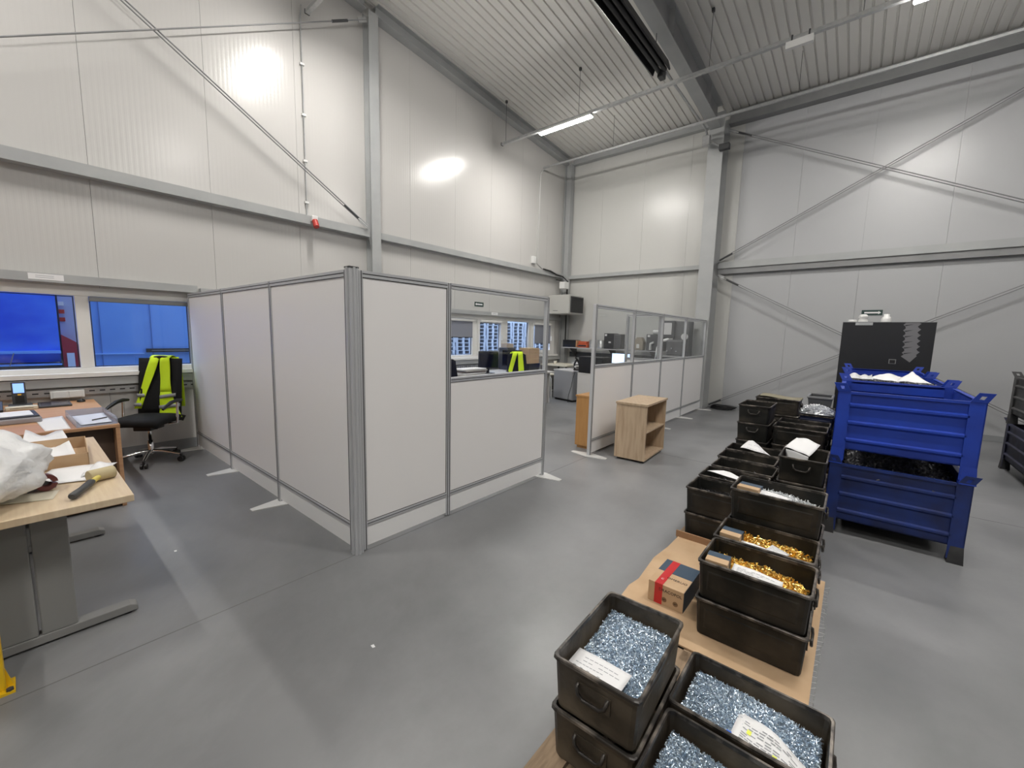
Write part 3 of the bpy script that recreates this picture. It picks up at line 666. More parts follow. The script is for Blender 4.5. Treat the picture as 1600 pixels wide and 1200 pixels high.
# pallets under the crates
pw = 'pallets under the crates'
P0 = pallet('wooden pallet under the brown crates nearest the camera', (-.33, 1.30, 0), PI/2, group=pw)
clone(P0, (-.44, 2.43, 0), PI/2, 'wooden pallet under the cardboard sheet', pw)
clone(P0, (-.50, 3.65, 0), PI/2, 'wooden pallet under the row of five low crate stacks', pw)
clone(P0, (-.50, 4.87, 0), PI/2, 'wooden pallet under the rear crate stacks', pw)
clone(P0, (-.50, 6.09, 0), PI/2, 'wooden pallet under the bagged fittings and the grey bin', pw)
# cardboard sheet
def sheet(name, pts, m, label, cat, thick=.003, parentless=True, nu=12, nv=8, curl=0, loc=None):
    a, b_, c, d = [Vector(p) for p in pts]     # corners in order
    mb = MB()
    def P(u, v):
        p = a.lerp(b_, u).lerp(d.lerp(c, u), v)
        return p+Vector((0, 0, curl*(abs(math.sin(u*7+v*3))*.5+.5*math.sin(v*5)**2)))
    mb.grid(P, nu, nv); cc = (a+b_+c+d)/4
    return solo(name, mb, m, label, cat, tuple(cc), world=True, thick=thick)
t = thing('cardboard_sheet', 'brown cardboard sheet lying over the pallet under the gold screw crates', 'cardboard', (-.44, 2.5, .15), 0, world=True)
part('sheet', MB().box(-.875, 1.91, .146, -.012, 3.03, .154), card, t)
part('folded_edge', MB().prism([(-.89, 3.0), (-.5, 3.0), (-.5, 3.012), (-.89, 3.012)], .154, .20), cardD, t)
part('torn_edge', MB().prism([(-.875, 1.91), (-.895, 2.2), (-.878, 2.3), (-.90, 2.6), (-.88, 2.8), (-.875, 3.0)], .147, .1525), card, t)
mb = MB()
for k in range(26):
    y = 1.95+k*.04; s_ = random.random(); mb.tube([(-.012, y, .15), (.0+.015*s_, y+.01, .14+.02*random.random()), (.012*s_, y+.02, .12)], .0012, 4)
part('film_shreds', mb, foil, t, stuff=True)
# carton with red tape
t = thing('carton', 'small brown carton with navy print and red tape on the cardboard sheet', 'box', (-.665, 2.285, .154), math.radians(-1), group='brown and navy cartons')
bw, bd, bh = .095, .14, .115
part('body', MB().box(-bw, -bd, 0, bw, bd, bh), card, t, bevel=.002)
part('navy_band', MB().box(-bw-.0006, .0, bh*.0+.001, bw+.0006, bd+.0006, bh+.0006), navy, t, 'dark navy printed half of the carton')
part('navy_side', MB().box(bw+.0004, -bd, .001, bw+.001, .0, bh), navy, t)
part('tape', MB().box(-bw+.035, -bd-.0009, .0, -bw+.078, bd+.0012, bh+.0011), redT, t, 'red adhesive tape')
text('OMERUO', .026, ink, t, frame3((.03, -.055, bh+.0008), (1, 0, 0), (0, 1, 0)))
text('DRACOPOL', .023, ink, t, frame3((.025, -bd-.0008, bh-.03), (1, 0, 0), (0, 0, 1)))
text('C', .022, paper, t, frame3((-bw+.056, -.085, bh+.0014), (1, 0, 0), (0, 1, 0)))
text('domax', .012, paper, t, frame3((.03, .06, bh+.001), (1, 0, 0), (0, 1, 0))) if False else None
for x in (-.005, .055):
    part('stamp', MB().lathe([(.014, 0), (.014, .0005)], (x, -bd-.0012, .035), 14, 'y'), mat('stamp_brown', (.25, .15, .08), .8), t)
    text('SBT', .011, ink, t, frame3((x, -bd-.0018, .035), (1, 0, 0), (0, 0, 1)))

# screws ------------------------------------------------------------
def screws(name, label, x0, x1, y0, y1, zf, n_, m, L=.018, r=.0022, seed=1, base=True, messy=.006):
    rng = np.random.RandomState(seed); mb = MB(); loc = ((x0+x1)/2, (y0+y1)/2, zf(0, 0))
    vs = []; fs = []
    if base:
        nu, nv = 24, 18
        for j in range(nv+1):
            for i in range(nu+1):
                u, v = i/nu, j/nv; vs.append((x0+(x1-x0)*u, y0+(y1-y0)*v, zf(u*2-1, v*2-1)-.004))
        fs += [(j*(nu+1)+i, j*(nu+1)+i+1, (j+1)*(nu+1)+i+1, (j+1)*(nu+1)+i) for j in range(nv) for i in range(nu)]
    for k in range(n_):
        u, v = rng.rand(2); p = np.array((x0+(x1-x0)*u, y0+(y1-y0)*v, zf(u*2-1, v*2-1)+rng.rand()*messy-.002))
        a = rng.rand()*2*PI; el = rng.randn()*.45; d = np.array((math.cos(a)*math.cos(el), math.sin(a)*math.cos(el), math.sin(el)))
        s1 = np.cross(d, (0, 0, 1.)); s1 /= max(1e-5, np.linalg.norm(s1)); s2 = np.cross(s1, d)
        i0 = len(vs); e = p-d*L/2; f = p+d*L/2; ra = r*1.9
        for q, rad in ((e, ra), (e+d*L*.18, r), (f, r*.35)):
            for c in range(3): ang = 2*PI*c/3; vs.append(tuple(q+s1*rad*math.cos(ang)+s2*rad*math.sin(ang)))
        fs.append((i0, i0+1, i0+2))
        for s_ in (0, 3):
            for c in range(3): fs.append((i0+s_+c, i0+s_+(c+1)%3, i0+s_+3+(c+1)%3, i0+s_+3+c))
    mb.add(vs, fs)
    return solo(name, mb, m, label, 'screws', loc, world=True, stuff=True)
screws('screw_pile', 'blue-grey zinc screws heaped in the crate nearest the camera', -.672, -.423, 1.112, 1.52, lambda u, v: .44+.02*v*.8-.004*u+.012*(1-u*u)*(1-v*v), 7500, screwM, .015, seed=2)
bpy.data.objects['screw_pile'].rotation_euler = (0, 0, .035)
screws('screw_pile', 'blue-grey zinc screws in the crate under the creased order sheet', -.362, .036, 1.40, 1.648, lambda u, v: .265+.012*(1-u*u)-.012*u, 7000, screwM, .015, seed=3)
screws('screw_pile', 'blue-grey zinc screws in the crate at the bottom edge', -.352, .043, 1.074, 1.32, lambda u, v: .262-.018*u+.008*(1-v*v), 6500, screwM, .015, seed=4)
screws('screw_pile', 'gold screws in the front crate on the cardboard', -.465, -.07, 2.07, 2.305, lambda u, v: .455+.012*(1-u*u)-.018*max(0, u), 900, goldM, .035, .004, 5, messy=.012)
screws('screw_pile', 'gold screws in the rear crate on the cardboard', -.475, -.08, 2.39, 2.63, lambda u, v: .462+.012*(1-u*u)-.018*max(0, u), 900, goldM, .035, .004, 6, messy=.012)
screws('screw_pile', 'long white screws in the crate with the small carton', -.47, -.085, 2.72, 2.935, lambda u, v: .645+.01*(1-u*u)-.02*max(0, u), 700, screwW, .05, .003, 7, messy=.02)
screws('fitting_heap', 'bagged white fittings heaped on the dark blue crate', -.47, -.135, 5.89, 6.23, lambda u, v: .755+.07*(1-u*u)*(1-v*v)**.5, 1300, screwW, .035, .004, 8, messy=.02)
for i, (x0, y0, al) in enumerate(((-.866, 3.05, 'x'), (-.876, 3.40, 'x'), (-.870, 3.745, 'x'), (-.903, 4.085, 'x'), (-.910, 4.425, 'x'), (-.60, 4.97, 'x'), (-.595, 5.30, 'x'))):
    top = .146+.382+(.191 if i > 4 else 0)
    screws('bolt_pile', 'dark oily bolts lying in the %s' % ['stack with the pale sheet', 'stack with the white leaf', 'third low stack', 'fourth low stack', 'fifth low stack', 'long stack behind the folded paper', 'stack before the bagged fittings'][i], x0+.025, x0+.435, y0+.022, y0+.283, lambda u, v: top-.09+.01*(1-u*u), 300, mat('oily_bolts', (.05, .05, .052), .35, .6), .03, .004, 20+i)

# papers in crates
def note(name, pts, label, lines=6, tilt=0, m=paper, cat='paper', curl=0, dirv=None, extra=None, nu=10):
    a, b_, c, d = [Vector(p) for p in pts]; cc = (a+b_+c+d)/4
    t = thing(name, label, cat, tuple(cc), 0, world=True)
    def P(u, v):
        p = a.lerp(b_, u).lerp(d.lerp(c, u), v); return p+Vector((0, 0, curl*math.sin(u*PI)*(.6+.4*v)+curl*.25*math.sin(u*9+v*4)))
    part('sheet', MB().grid(P, nu, 6), m, t, thick=.0008)
    if lines:
        mb = MB()
        for k in range(lines):
            v = .12+.76*k/lines; u1 = random.uniform(.55, .9); n_ = 8
            for i in range(n_):
                if random.random() < .25: continue
                ua, ub = .1+(u1-.1)*i/n_, .1+(u1-.1)*(i+.8)/n_
                pa, pb, pc, pd = P(ua, v), P(ub, v), P(ub, v+.025), P(ua, v+.025)
                mb.add([q+Vector((0, 0, .0014)) for q in (pa, pb, pc, pd)], [(0,1,2,3)])
        part('print', mb, paperP, t, stuff=True)
    t['_P'] = 0; del t['_P']
    return t, P
note('delivery_slip', [(-.672, 1.128, .462), (-.478, 1.135, .462), (-.472, 1.235, .474), (-.672, 1.235, .468)], 'white printed slip with a torn edge on the screws nearest the camera', 5, curl=.002)
t, P = note('order_sheet', [(-.205, 1.375, .288), (.03, 1.375, .25), (.042, 1.47, .262), (-.195, 1.56, .285)], 'creased order sheet with yellow marks on the blue-grey screws', 12, curl=.022)
for u, v in ((.16, .55), (.5, .35)):
    q = [P(u, v), P(u+.055, v), P(u+.055, v+.12), P(u, v+.12)]
    part('highlight', MB().add([k+Vector((0, 0, .0022)) for k in q], [(0,1,2,3)]), mat('highlighter', (.8, .85, .12), .7), t, 'yellow highlighter mark')
part('blue_tab', MB().box(-.214, 1.425, .291, -.199, 1.437, .293), mat('blue_tab', (.02, .12, .6), .5), t)
note('order_sheet', [(-.365, 2.06, .485), (-.155, 2.06, .478), (-.155, 2.155, .505), (-.36, 2.17, .512)], 'white order sheet standing in the front crate of gold screws', 9, curl=.004)
note('order_sheet', [(-.478, 2.065, .48), (-.42, 2.06, .48), (-.425, 2.14, .5), (-.476, 2.15, .5)], 'small white sheet in the left corner of the front gold screw crate', 2)
note('screw_label', [(-.385, 2.39, .488), (-.235, 2.385, .486), (-.235, 2.46, .50), (-.385, 2.47, .505)], 'white label with black screw drawings in the rear gold crate', 2, curl=.003)
note('screw_label', [(-.275, 2.47, .49), (-.195, 2.43, .487), (-.165, 2.50, .49), (-.25, 2.55, .495)], 'tilted white label on a dark backing in the rear gold crate', 4)
note('screw_label', [(-.375, 2.71, .67), (-.22, 2.705, .665), (-.215, 2.81, .69), (-.37, 2.82, .70)], 'white label among the long white screws', 3, curl=.003)
for (x, y, z, rz, lab, sc) in ((-.425, 2.135, .445, .05, 'brown and navy carton standing among the gold screws of the front crate', .62), (-.437, 2.475, .45, -.03, 'brown and navy carton standing among the gold screws of the rear crate', .62), (-.42, 2.80, .63, -.1, 'brown and navy carton standing in the white screw crate', .72)):
    k = thing('carton', lab, 'box', (x, y, z), rz, group='brown and navy cartons')
    a, b_, h = .075*sc/.72, .05, .085
    part('body', MB().box(-a/1.3, -b_, 0, a/1.3, b_, h), card, k, bevel=.002)
    part('navy_band', MB().box(-a/1.3-.0006, .0, .001, a/1.3+.0006, b_+.0006, h+.0006), navy, k)
    text('DRACOPOL', .014, ink, k, frame3((0, -b_-.0006, h*.6), (1, 0, 0), (0, 0, 1)))
note('paper_sheet', [(-.80, 3.08, .455), (-.52, 3.06, .47), (-.51, 3.16, .465), (-.75, 3.17, .46)], 'pale blue-white sheet deep in the first low crate', 0, curl=.01, m=mat('pale_blue_paper', (.55, .64, .70), .7))
note('paper_sheet', [(-.845, 3.55, .525), (-.58, 3.43, .535), (-.60, 3.52, .535), (-.74, 3.62, .535)], 'white leaf lying along the second low crate', 0, curl=.006)
note('paper_sheet', [(-.79, 4.50, .54), (-.52, 4.41, .53), (-.66, 4.66, .56), (-.76, 4.74, .575)], 'folded white sheet on the fifth low crate', 2, curl=.012)
t, P = note('folded_paper', [(-.375, 3.95, .735), (-.20, 3.80, .725), (-.15, 4.05, .775), (-.32, 4.18, .785)], 'large folded white paper sticking out of the crate with the handle', 0, curl=.015)
note('folded_paper', [(-.36, 3.93, .64), (-.21, 3.80, .64), (-.205, 3.81, .72), (-.365, 3.95, .725)], 'shaded lower fold of the paper in the crate with the handle', 0, curl=.004)
mb = MB(); mb.grid(lambda u, v: (-.86+.42*u, 5.78+.24*v, .915+.012*math.sin(u*5+1)+.008*v), 10, 4); solo('cardboard_scrap', mb, mat('dull_card', (.22, .20, .14), .8), 'dull cardboard scrap on the tall crate stack at the back', 'cardboard', (-.65, 5.9, .91), world=True, thick=.004)
# grey plastic bin
t = thing('plastic_bin', 'grey open plastic storage bin above the bagged fittings', 'bin', (-.30, 6.66, .72+.01))
gp2 = mat('bin_grey', (.10, .105, .11), .5)
def pr(w0, d0, w1, d1, z0, z1): return [(-w0, -d0, z0), (w0, -d0, z0), (w0, d0, z0), (-w0, d0, z0), (-w1, -d1, z1), (w1, -d1, z1), (w1, d1, z1), (-w1, d1, z1)]
mb = MB(); mb.add(pr(.105, .17, .125, .19, 0, .15), [(0,3,2,1),(0,1,5,4),(1,2,6,5),(2,3,7,6),(3,0,4,7)]); part('body', mb, gp2, t, thick=.004)
mb = MB(); 
for b_ in ((-.135, -.20, .14, .135, -.175, .165), (-.135, .175, .15, .135, .2, .175), (-.135, -.175, .14, -.11, .175, .17), (.11, -.175, .14, .135, .175, .17)): mb.box(*b_)
part('rim', mb, mat('bin_rim', (.2, .205, .21), .5), t, bevel=.006)
# ------------------------------------------------------------------ blue metal bins
def blue_bin(label, loc, m, mp, group, W=.82, D=1.2, H=.6, rz=0):
    t = thing('metal_bin', label, 'metal bin', loc, rz, group=group)
    x0, x1, pw_ = 0, W, .085
    zb, zt = .125, H
    def ribbed(L, inward):
        # vertical profile (offset, z) for sheet
        pr_ = [(0, zb)]
        for k in range(3):
            zc = .21+k*.143
            pr_ += [(0, zc-.03), (.020, zc-.012), (.020, zc+.002), (0, zc+.012)]
        pr_ += [(0, zt-.025), (.018, zt-.02), (.018, zt), (-.014, zt)]
        return pr_
    P_ = ribbed(0, 0); n_ = len(P_)
    for side in ('front', 'back', 'left', 'right'):
        L = (W-2*pw_+.02) if side in ('front', 'back') else (D-2*pw_+.02); a = pw_-.01
        vs = []
        for s_ in (a, a+L):
            for o_, z in P_:
                if side == 'front': vs.append((s_, .02-o_, z))
                elif side == 'back': vs.append((s_, D-.02+o_, z))
                elif side == 'left': vs.append((.02-o_, s_, z))
                else: vs.append((W-.02+o_, s_, z))
        mb = MB().add(vs, [(i, i+1, n_+i+1, n_+i) for i in range(n_-1)])
        part('side_wall', mb, m, t, thick=.004)
    part('floor_plate', MB().box(.02, .02, zb, W-.02, D-.02, zb+.01), mp, t)
    for cx, sx in ((0, 1), (W, -1)):
        for cy, sy in ((0, 1), (D, -1)):
            mb = MB()
            mb.box(cx, cy, .03, cx+sx*pw_, cy+sy*.006, zt); mb.box(cx, cy, .03, cx+sx*.006, cy+sy*pw_, zt)
            q = part('corner_post', mb, m if group == 'upper' or mp is m else m, t)
            part('foot', MB().add([(cx-sx*.008, cy-sy*.008, 0), (cx+sx*.08, cy-sy*.008, 0), (cx+sx*.08, cy+sy*.08, 0), (cx-sx*.008, cy+sy*.08, 0), (cx, cy, .13), (cx+sx*.07, cy, .13), (cx+sx*.07, cy+sy*.07, .13), (cx, cy+sy*.07, .13)], [(0,1,2,3),(4,5,6,7),(0,1,5,4),(1,2,6,5),(2,3,7,6),(3,0,4,7)]), mp, t, 'dark worn foot')
            # ear with hole, flared outwards
            u = [(0, 0), (.085, 0), (.085, .05), (.07, .065), (.0, .065)]
            hole = [(.03, .02), (.055, .02), (.055, .045), (.03, .045)]
            fx = lambda a, h: cx+sx*(a-h*.45)
            vs = [(fx(a, h), cy-sy*h*.15, zt+h) for a, h in ((0, 0), (.085, 0), (.08, .068), (0, .068))]
            vs += [(fx(a, h), cy-sy*h*.15, zt+h) for a, h in hole]
            part('stacking_ear', MB().add(vs, [(0,1,5,4),(1,2,6,5),(2,3,7,6),(3,0,4,7)]), m, t, thick=.006)
    return t
GB = 'blue stackable metal bins'
bu = blue_bin('bright blue metal bin, upper of the front pair beside the crates', (-.085, 4.29, .6), blueM, blueM, GB)
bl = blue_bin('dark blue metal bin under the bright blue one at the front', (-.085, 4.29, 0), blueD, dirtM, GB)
clone(bu, (-.09, 5.60, .6), label='bright blue upper bin of the second pair, full of papers and film')
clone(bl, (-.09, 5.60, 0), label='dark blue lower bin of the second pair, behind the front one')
clone(bu, (-.10, 6.95, .6), label='bright blue upper bin of the rearmost pair in front of the black cabinet')
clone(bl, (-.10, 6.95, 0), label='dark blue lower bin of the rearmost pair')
GD = 'dark metal bins at the right edge'
bd_ = blue_bin('dirty blue-grey metal bin at the right edge, lower one', (1.59, 7.0, 0), mat('dirty_blue', (.05, .055, .10), .55, col2=(.03, .03, .05), scale=5), dirtM, GD)
be_ = blue_bin('dark grey metal bin at the right edge, upper one', (1.59, 7.0, .6), mat('dark_bin', (.045, .046, .048), .55, col2=(.09, .09, .09), scale=6), dirtM, GD)
screws('bolt_pile', 'grey hardware filling the lower front blue bin', -.06, .71, 4.33, 5.45, lambda u, v: .50+.03*(1-u*u)*(1-v*v), 1500, mat('grey_hardware', (.16, .16, .17), .4, .5), .06, .007, 40)
screws('bolt_pile', 'dark hardware in the upper front blue bin', -.05, .70, 4.33, 5.45, lambda u, v: .93+.02*(1-u*u), 500, mat('oily_bolts', (.05, .05, .052), .35, .6), .06, .007, 41)
screws('bolt_pile', 'hardware covered by papers in the second blue bin', -.05, .70, 5.64, 6.76, lambda u, v: 1.13+.03*(1-u*u)*(1-v*v), 900, mat('grey_hardware', (.16, .16, .17)), .06, .007, 42)
note('paper_sheet', [(.12, 5.78, 1.21), (.36, 5.72, 1.20), (.40, 6.02, 1.235), (.22, 6.14, 1.25)], 'white crumpled sheet in the second blue bin, left one', 0, curl=.02)
note('paper_sheet', [(.34, 5.74, 1.20), (.62, 5.72, 1.195), (.52, 6.05, 1.26), (.44, 6.10, 1.27)], 'white peaked sheet in the second blue bin, right one', 0, curl=.03)
mb = MB(); mb.grid(lambda u, v: (-.04+.2*u, 5.72+.6*v, 1.20+.03*math.sin(u*7)*math.sin(v*9)+.015), 12, 14); solo('plastic_film', mb, foil, 'crumpled clear film at the left of the second blue bin', 'plastic film', (.06, 6.0, 1.2), world=True, thick=.002)
# ------------------------------------------------------------------ black cabinet
t = thing('black_cabinet', 'black cabinet with grey screw pictures behind the blue bins', 'cabinet', (.315, 8.7, 0))
cab = mat('cabinet_black', (.011, .012, .015), .45)
part('body', MB().box(-.525, -.28, .03, .525, .28, 1.905), cab, t, bevel=.004)
part('plinth', MB().box(-.5, -.25, 0, .5, .25, .03), black, t)
part('edge_strip', MB().box(-.526, -.284, 1.90, .526, -.278, 1.909), mgrey, t)
sg = mat('screw_grey', (.17, .17, .18), .5)
pts = []; n_ = 6; x_c = lambda z: .262+.03*(1.90-z)/.55
pts_l, pts_r = [], []
for k in range(n_):
    zt_ = 1.895-k*.082
    pts_l += [(x_c(zt_)-.06, zt_), (x_c(zt_)-.085, zt_-.03), (x_c(zt_)-.06, zt_-.055)]
    pts_r += [(x_c(zt_)+.085, zt_), (x_c(zt_)+.105, zt_-.012), (x_c(zt_)+.07, zt_-.055)]
tip = (.298, 1.318)
zz = 1.895-n_*.082
poly = pts_l+[(x_c(zz)-.095, zz+.0), tip, (x_c(zz)+.075, zz+.01)]+list(reversed(pts_r))
part('screw_emblem', MB().prism([(a, b_) for a, b_ in poly], -.2815, -.2805, 'y'), sg, t, 'grey screw silhouette print')
mb = MB()
for k in range(n_):
    z = 1.86-k*.082; c = x_c(z); mb.prism([(c-.07, z-.0), (c+.03, z+.014), (c-.06, z-.014)], -.2822, -.2812, 'y')
part('thread_lines', mb, cab, t)
part('keyhole_plate', MB().box(.068, -.284, 1.285, .15, -.28, 1.355), mgrey, t); part('recess', MB().box(.078, -.286, 1.292, .14, -.283, 1.343), black, t)
part('paper_label', MB().box(-.37, -.2825, 1.858, -.165, -.2805, 1.90), mat('label_grey', (.45, .46, .46), .6), t, 'white strip label on the cabinet')
for k in range(2): part('print', MB().box(-.33, -.2832, 1.868+k*.014, -.2, -.2826, 1.872+k*.014), paperP, t)
def bottle(x, y, z, prof, label, rz=0):
    solo('plastic_bottle', MB().lathe(prof, (0,0,0), 16), white, label, 'bottle', (x, y, z), group='white containers on the black cabinet')
bottle(-.10, 8.55, 1.905, [(.055, 0), (.058, .025), (.05, .04), (.0, .042)], 'low white tub, leftmost on the black cabinet')
bottle(.03, 8.55, 1.905, [(.06, 0), (.06, .03), (.045, .06), (.06, .075), (.05, .11), (.03, .125)], 'white crumpled container in the middle of the black cabinet')
bottle(.30, 8.55, 1.905, [(.062, 0), (.062, .045), (.05, .08), (.034, .09), (.034, .125), (.0, .127)], 'white round-shouldered bottle, rightmost on the black cabinet')

# ------------------------------------------------------------------ desks at left
t = thing('office_desk', 'brown desk against the window wall at the left, papers on it', 'desk', (-5.75, -.5, 0), 0, world=True)
part('desktop', MB().box(-6.66, -2.0, .712, -4.85, .53, .74), brown, t, bevel=.003)
part('end_panel', MB().box(-6.62, .502, 0, -4.86, .53, .712), brown, t, bevel=.002)
part('end_panel', MB().box(-6.62, -2.0, 0, -4.86, -1.972, .712), brown, t)
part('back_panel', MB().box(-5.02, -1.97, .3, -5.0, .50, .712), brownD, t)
part('lower_panel', MB().box(-5.3, -1.97, .02, -4.87, .50, .05), brown, t)
part('rear_panel', MB().box(-5.32, -1.97, .05, -5.3, .50, .3), brown, t)
t = thing('work_table', 'maple topped table with grey cantilever legs in the left foreground', 'table', (-3.58, -.07, 0), 0, world=True)
part('tabletop', MB().box(-4.42, -.47, .705, -2.76, .33, .74), maple, t, bevel=.003)
lg = mat('table_grey', (.24, .24, .235), .45)
for x in (-3.0, -4.3):
    part('leg_foot', MB().prism([(-.44, .012), (.33, .012), (.33, .04), (.30, .055), (-.41, .055), (-.44, .04)], x-.035, x+.035, 'x'), lg, t, bevel=.004)
    q = part('leg_column', MB().box(x-.03, -.16, .055, x+.03, -.035, .66), lg, t, bevel=.006)
    q = part('leg_column', MB().box(x-.03, -.025, .055, x+.03, .10, .66), lg, t, bevel=.006)
    part('leg_bracket', MB().box(x-.02, -.42, .655, x+.02, .28, .70), lg, t)
    for y in (-.40, .29): part('glide', MB().lathe([(.022, 0), (.022, .012)], (x, y, 0), 10), black, t)
part('crossbar', MB().box(-4.28, -.05, .60, -3.02, -.02, .66), lg, t)
# yellow post
t = thing('guard_post', 'yellow safety guard post with base plate at the left edge', 'post', (-2.722, -.19, 0), 0)
part('post', MB().box(-.03, -.05, .01, .03, .05, 1.0), yellow, t, bevel=.006); part('base_plate', MB().box(-.05, -.10, 0, .055, .075, .012), yellow, t)
part('gusset', MB().prism([(.05, .012), (.07, .012), (.05, .10)], -.005, .005, 'x'), yellow, t)
for sy in (-1, 1): part('bolt', MB().lathe([(.012, .012), (.012, .022)], (.043, sy*.06, 0), 6), dgrey, t)
# cardboard tray with handwriting
t = thing('cardboard_tray', 'open brown cardboard tray with marker writing on the maple table', 'box', (-3.82, -.1, .741), math.radians(-3))
X0, X1, Y0, Y1, hh = -.27, .27, -.37, .35, .08
mb = MB().box(X0, Y0, 0, X1, Y1, .004)
part('base', mb, card, t)
for b_ in ((X1-.004, Y0, 0, X1, Y1, hh), (X0, Y0, 0, X0+.004, Y1, hh), (X0, Y0, 0, X1, Y0+.004, hh), (X0, Y1-.004, 0, X1, Y1, hh)): part('wall', MB().box(*b_), card, t)
text('W22 D8-', .055, inkB, t, frame3((X1+.0008, .03, .04), (0, 1, 0), (0, 0, 1)), name='handwriting')
note('paper_sheet', [(-3.68, -.05, .80), (-3.70, .19, .79), (-4.55, .18, .80), (-4.55, -.0, .82)], 'large white sheet draped from the desk into the cardboard tray', 0, curl=-.035)
note('clear_strip', [(-3.75, -.28, .775), (-3.72, .12, .765), (-3.82, .12, .765), (-3.85, -.28, .775)], 'clear greyish plastic strip in the cardboard tray', 0, m=mat('grey_film', (.45, .45, .42), .3))
note('paper_sheet', [(-3.25, -.02, .745), (-3.17, .20, .745), (-3.45, .35, .75), (-3.50, .08, .76)], 'white sheet under the mallet on the maple table', 0, curl=.004)
note('paper_scrap', [(-3.24, .17, .745), (-3.24, .30, .75), (-3.42, .32, .76), (-3.42, .22, .75)], 'crumpled white scrap at the table edge behind the mallet', 0, curl=.022)
# mallet
t = thing('mallet', 'beige rubber mallet with yellow handle and dark grip', 'mallet', (-3.14, .25, .741), 0)
beige = mat('beige_rubber', (.50, .42, .25), .6)
d = Vector((-.30, .88, 0)).normalized(); p0 = -d*.055; p1 = d*.055; z = Vector((0, 0, .034))
part('head', MB().tube([p0+z, p0*.95+z, p1*.95+z, p1+z], [.031, .034, .034, .031], 16), beige, t)
hd = Vector((.90, -.42, 0)).normalized(); zz = Vector((0, 0, .026))
part('handle', MB().tube([Vector((0,0,.03))+hd*.02, zz+hd*.11], [.012, .014], 10), mat('yellow_handle', (.60, .50, .12), .5), t, 'yellow handle neck')
part('grip', MB().tube([zz+hd*.10, zz+hd*.12, Vector((0,0,.022))+hd*.22, Vector((0,0,.02))+hd*.30, Vector((0,0,.02))+hd*.31], [.013, .019, .016, .018, .012], 12), dgrey, t, 'dark grey grip')
# plastic bag
def blob(name, c, r, m, label, cat, seed=0, amp=.25, nu=40, nv=24, sc=4):
    mb = MB()
    def P(u, v):
        th, ph = 2*PI*u, PI*v; d_ = Vector((math.sin(ph)*math.cos(th), math.sin(ph)*math.sin(th), -math.cos(ph)))
        k = 1+amp*(noise.noise(d_*sc*.5+Vector((seed, 0, 0)))+.5*noise.noise(d_*sc*1.6+Vector((0, seed, 0)))+.22*abs(noise.noise(d_*sc*4)))
        q = Vector((d_.x*r[0], d_.y*r[1], d_.z*r[2]))*k; q.z = max(q.z, -r[2]*.85); return q
    mb.grid(P, nu, nv); return solo(name, mb, m, label, cat, c)
blob('plastic_bag', (-3.16, -.19, .885), (.30, .25, .165), foil, 'puffy bag of clear plastic film at the left edge of the maple table', 'bag', 5, .26)
t = thing('tape_dispenser', 'dark red tape gun lying by the plastic bag', 'tape dispenser', (-3.13, .045, .741), math.radians(10))
part('roll', MB().prism([(.022*math.cos(a*.4), .045+.022*math.sin(a*.4)) for a in range(16)]+[(.042*math.cos(a*.4), .045+.042*math.sin(a*.4)) for a in range(15, -1, -1)], -.02, .02, 'x'), mat('tape_brown', (.12, .03, .03), .4), t)
part('frame', MB().prism([(-.06, 0), (.04, 0), (.045, .02), (0, .05), (-.06, .02)], -.026, -.022, 'x'), mgrey, t)
note('envelope', [(-3.02, -.12, .745), (-2.95, .06, .742), (-3.10, .09, .742), (-3.15, -.10, .745)], 'cream and white envelope half under the plastic bag', 0, m=cream)
# things on the brown desk
t = thing('handheld_terminal', 'dark handheld terminal with lit screen standing in its cradle', 'terminal', (-6.42, -.01, .741), math.radians(0))
part('body', MB().box(-.02, -.05, .03, .015, .045, .26), dgrey, t, bevel=.008); part('screen', MB().box(.0152, -.038, .15, .0165, .034, .245), scrB, t, 'lit blue screen')
part('keypad', MB().box(.015, -.03, .05, .017, .03, .12), black, t); part('scan_button', MB().box(.0155, -.012, .125, .02, .012, .138), mat('amber', (.9, .5, .05), .4), t)
part('cradle', MB().box(-.06, -.08, 0, .07, .08, .035), dgrey, t, bevel=.008)
t = thing('barcode_printer', 'pale narrow printer lying before the handheld terminal', 'printer', (-6.25, .02, .741)); part('body', MB().box(-.04, -.13, 0, .04, .08, .035), cream, t, bevel=.008); part('slot', MB().box(.04, -.1, .018, .041, .05, .022), gask, t)
t = thing('tablet', 'flat dark blue-grey tablet on the brown desk', 'tablet', (-6.62+.25, .235, .741)); part('body', MB().box(-.2, -.13, 0, .14, .1, .02), dgrey, t, bevel=.004); part('screen', MB().box(-.18, -.115, .0201, .12, .085, .0208), mat('tablet_glass', (.03, .035, .06), .2), t)
t = thing('computer_mouse', 'black computer mouse beside the tablet', 'mouse', (-6.52, .42, .741)); 
mb = MB(); mb.grid(lambda u, v: (.055*math.cos(2*PI*u)*math.sin(PI*v/2), .035*math.sin(2*PI*u)*math.sin(PI*v/2), .032*math.cos(PI*v/2)), 16, 6); part('shell', mb, black, t); part('wheel', MB().box(.015, -.004, .024, .035, .004, .032), mgrey, t)
t = thing('wall_socket', 'double white socket on the wall under the near windows', 'socket', (XL+.052, .33, .80), 0); part('box', MB().box(0, -.13, -.02, .04, .13, .06), white, t, bevel=.004)
for y in (-.11, .01): part('cover', MB().box(.04, y, -.012, .046, y+.10, .052), white, t, bevel=.002)
t = thing('desk_phone', 'black desk phone cut off by the left edge of the photo', 'phone', (-6.2, -.22, .741)); part('base', MB().prism([(-.1, 0), (.1, 0), (.1, .03), (-.1, .09)], -.1, .1, 'y'), black, t, bevel=.005); part('handset', MB().tube([(-.06, -.07, .11), (0, -.075, .10), (.07, -.07, .07)], [.025, .014, .025], 8), black, t)
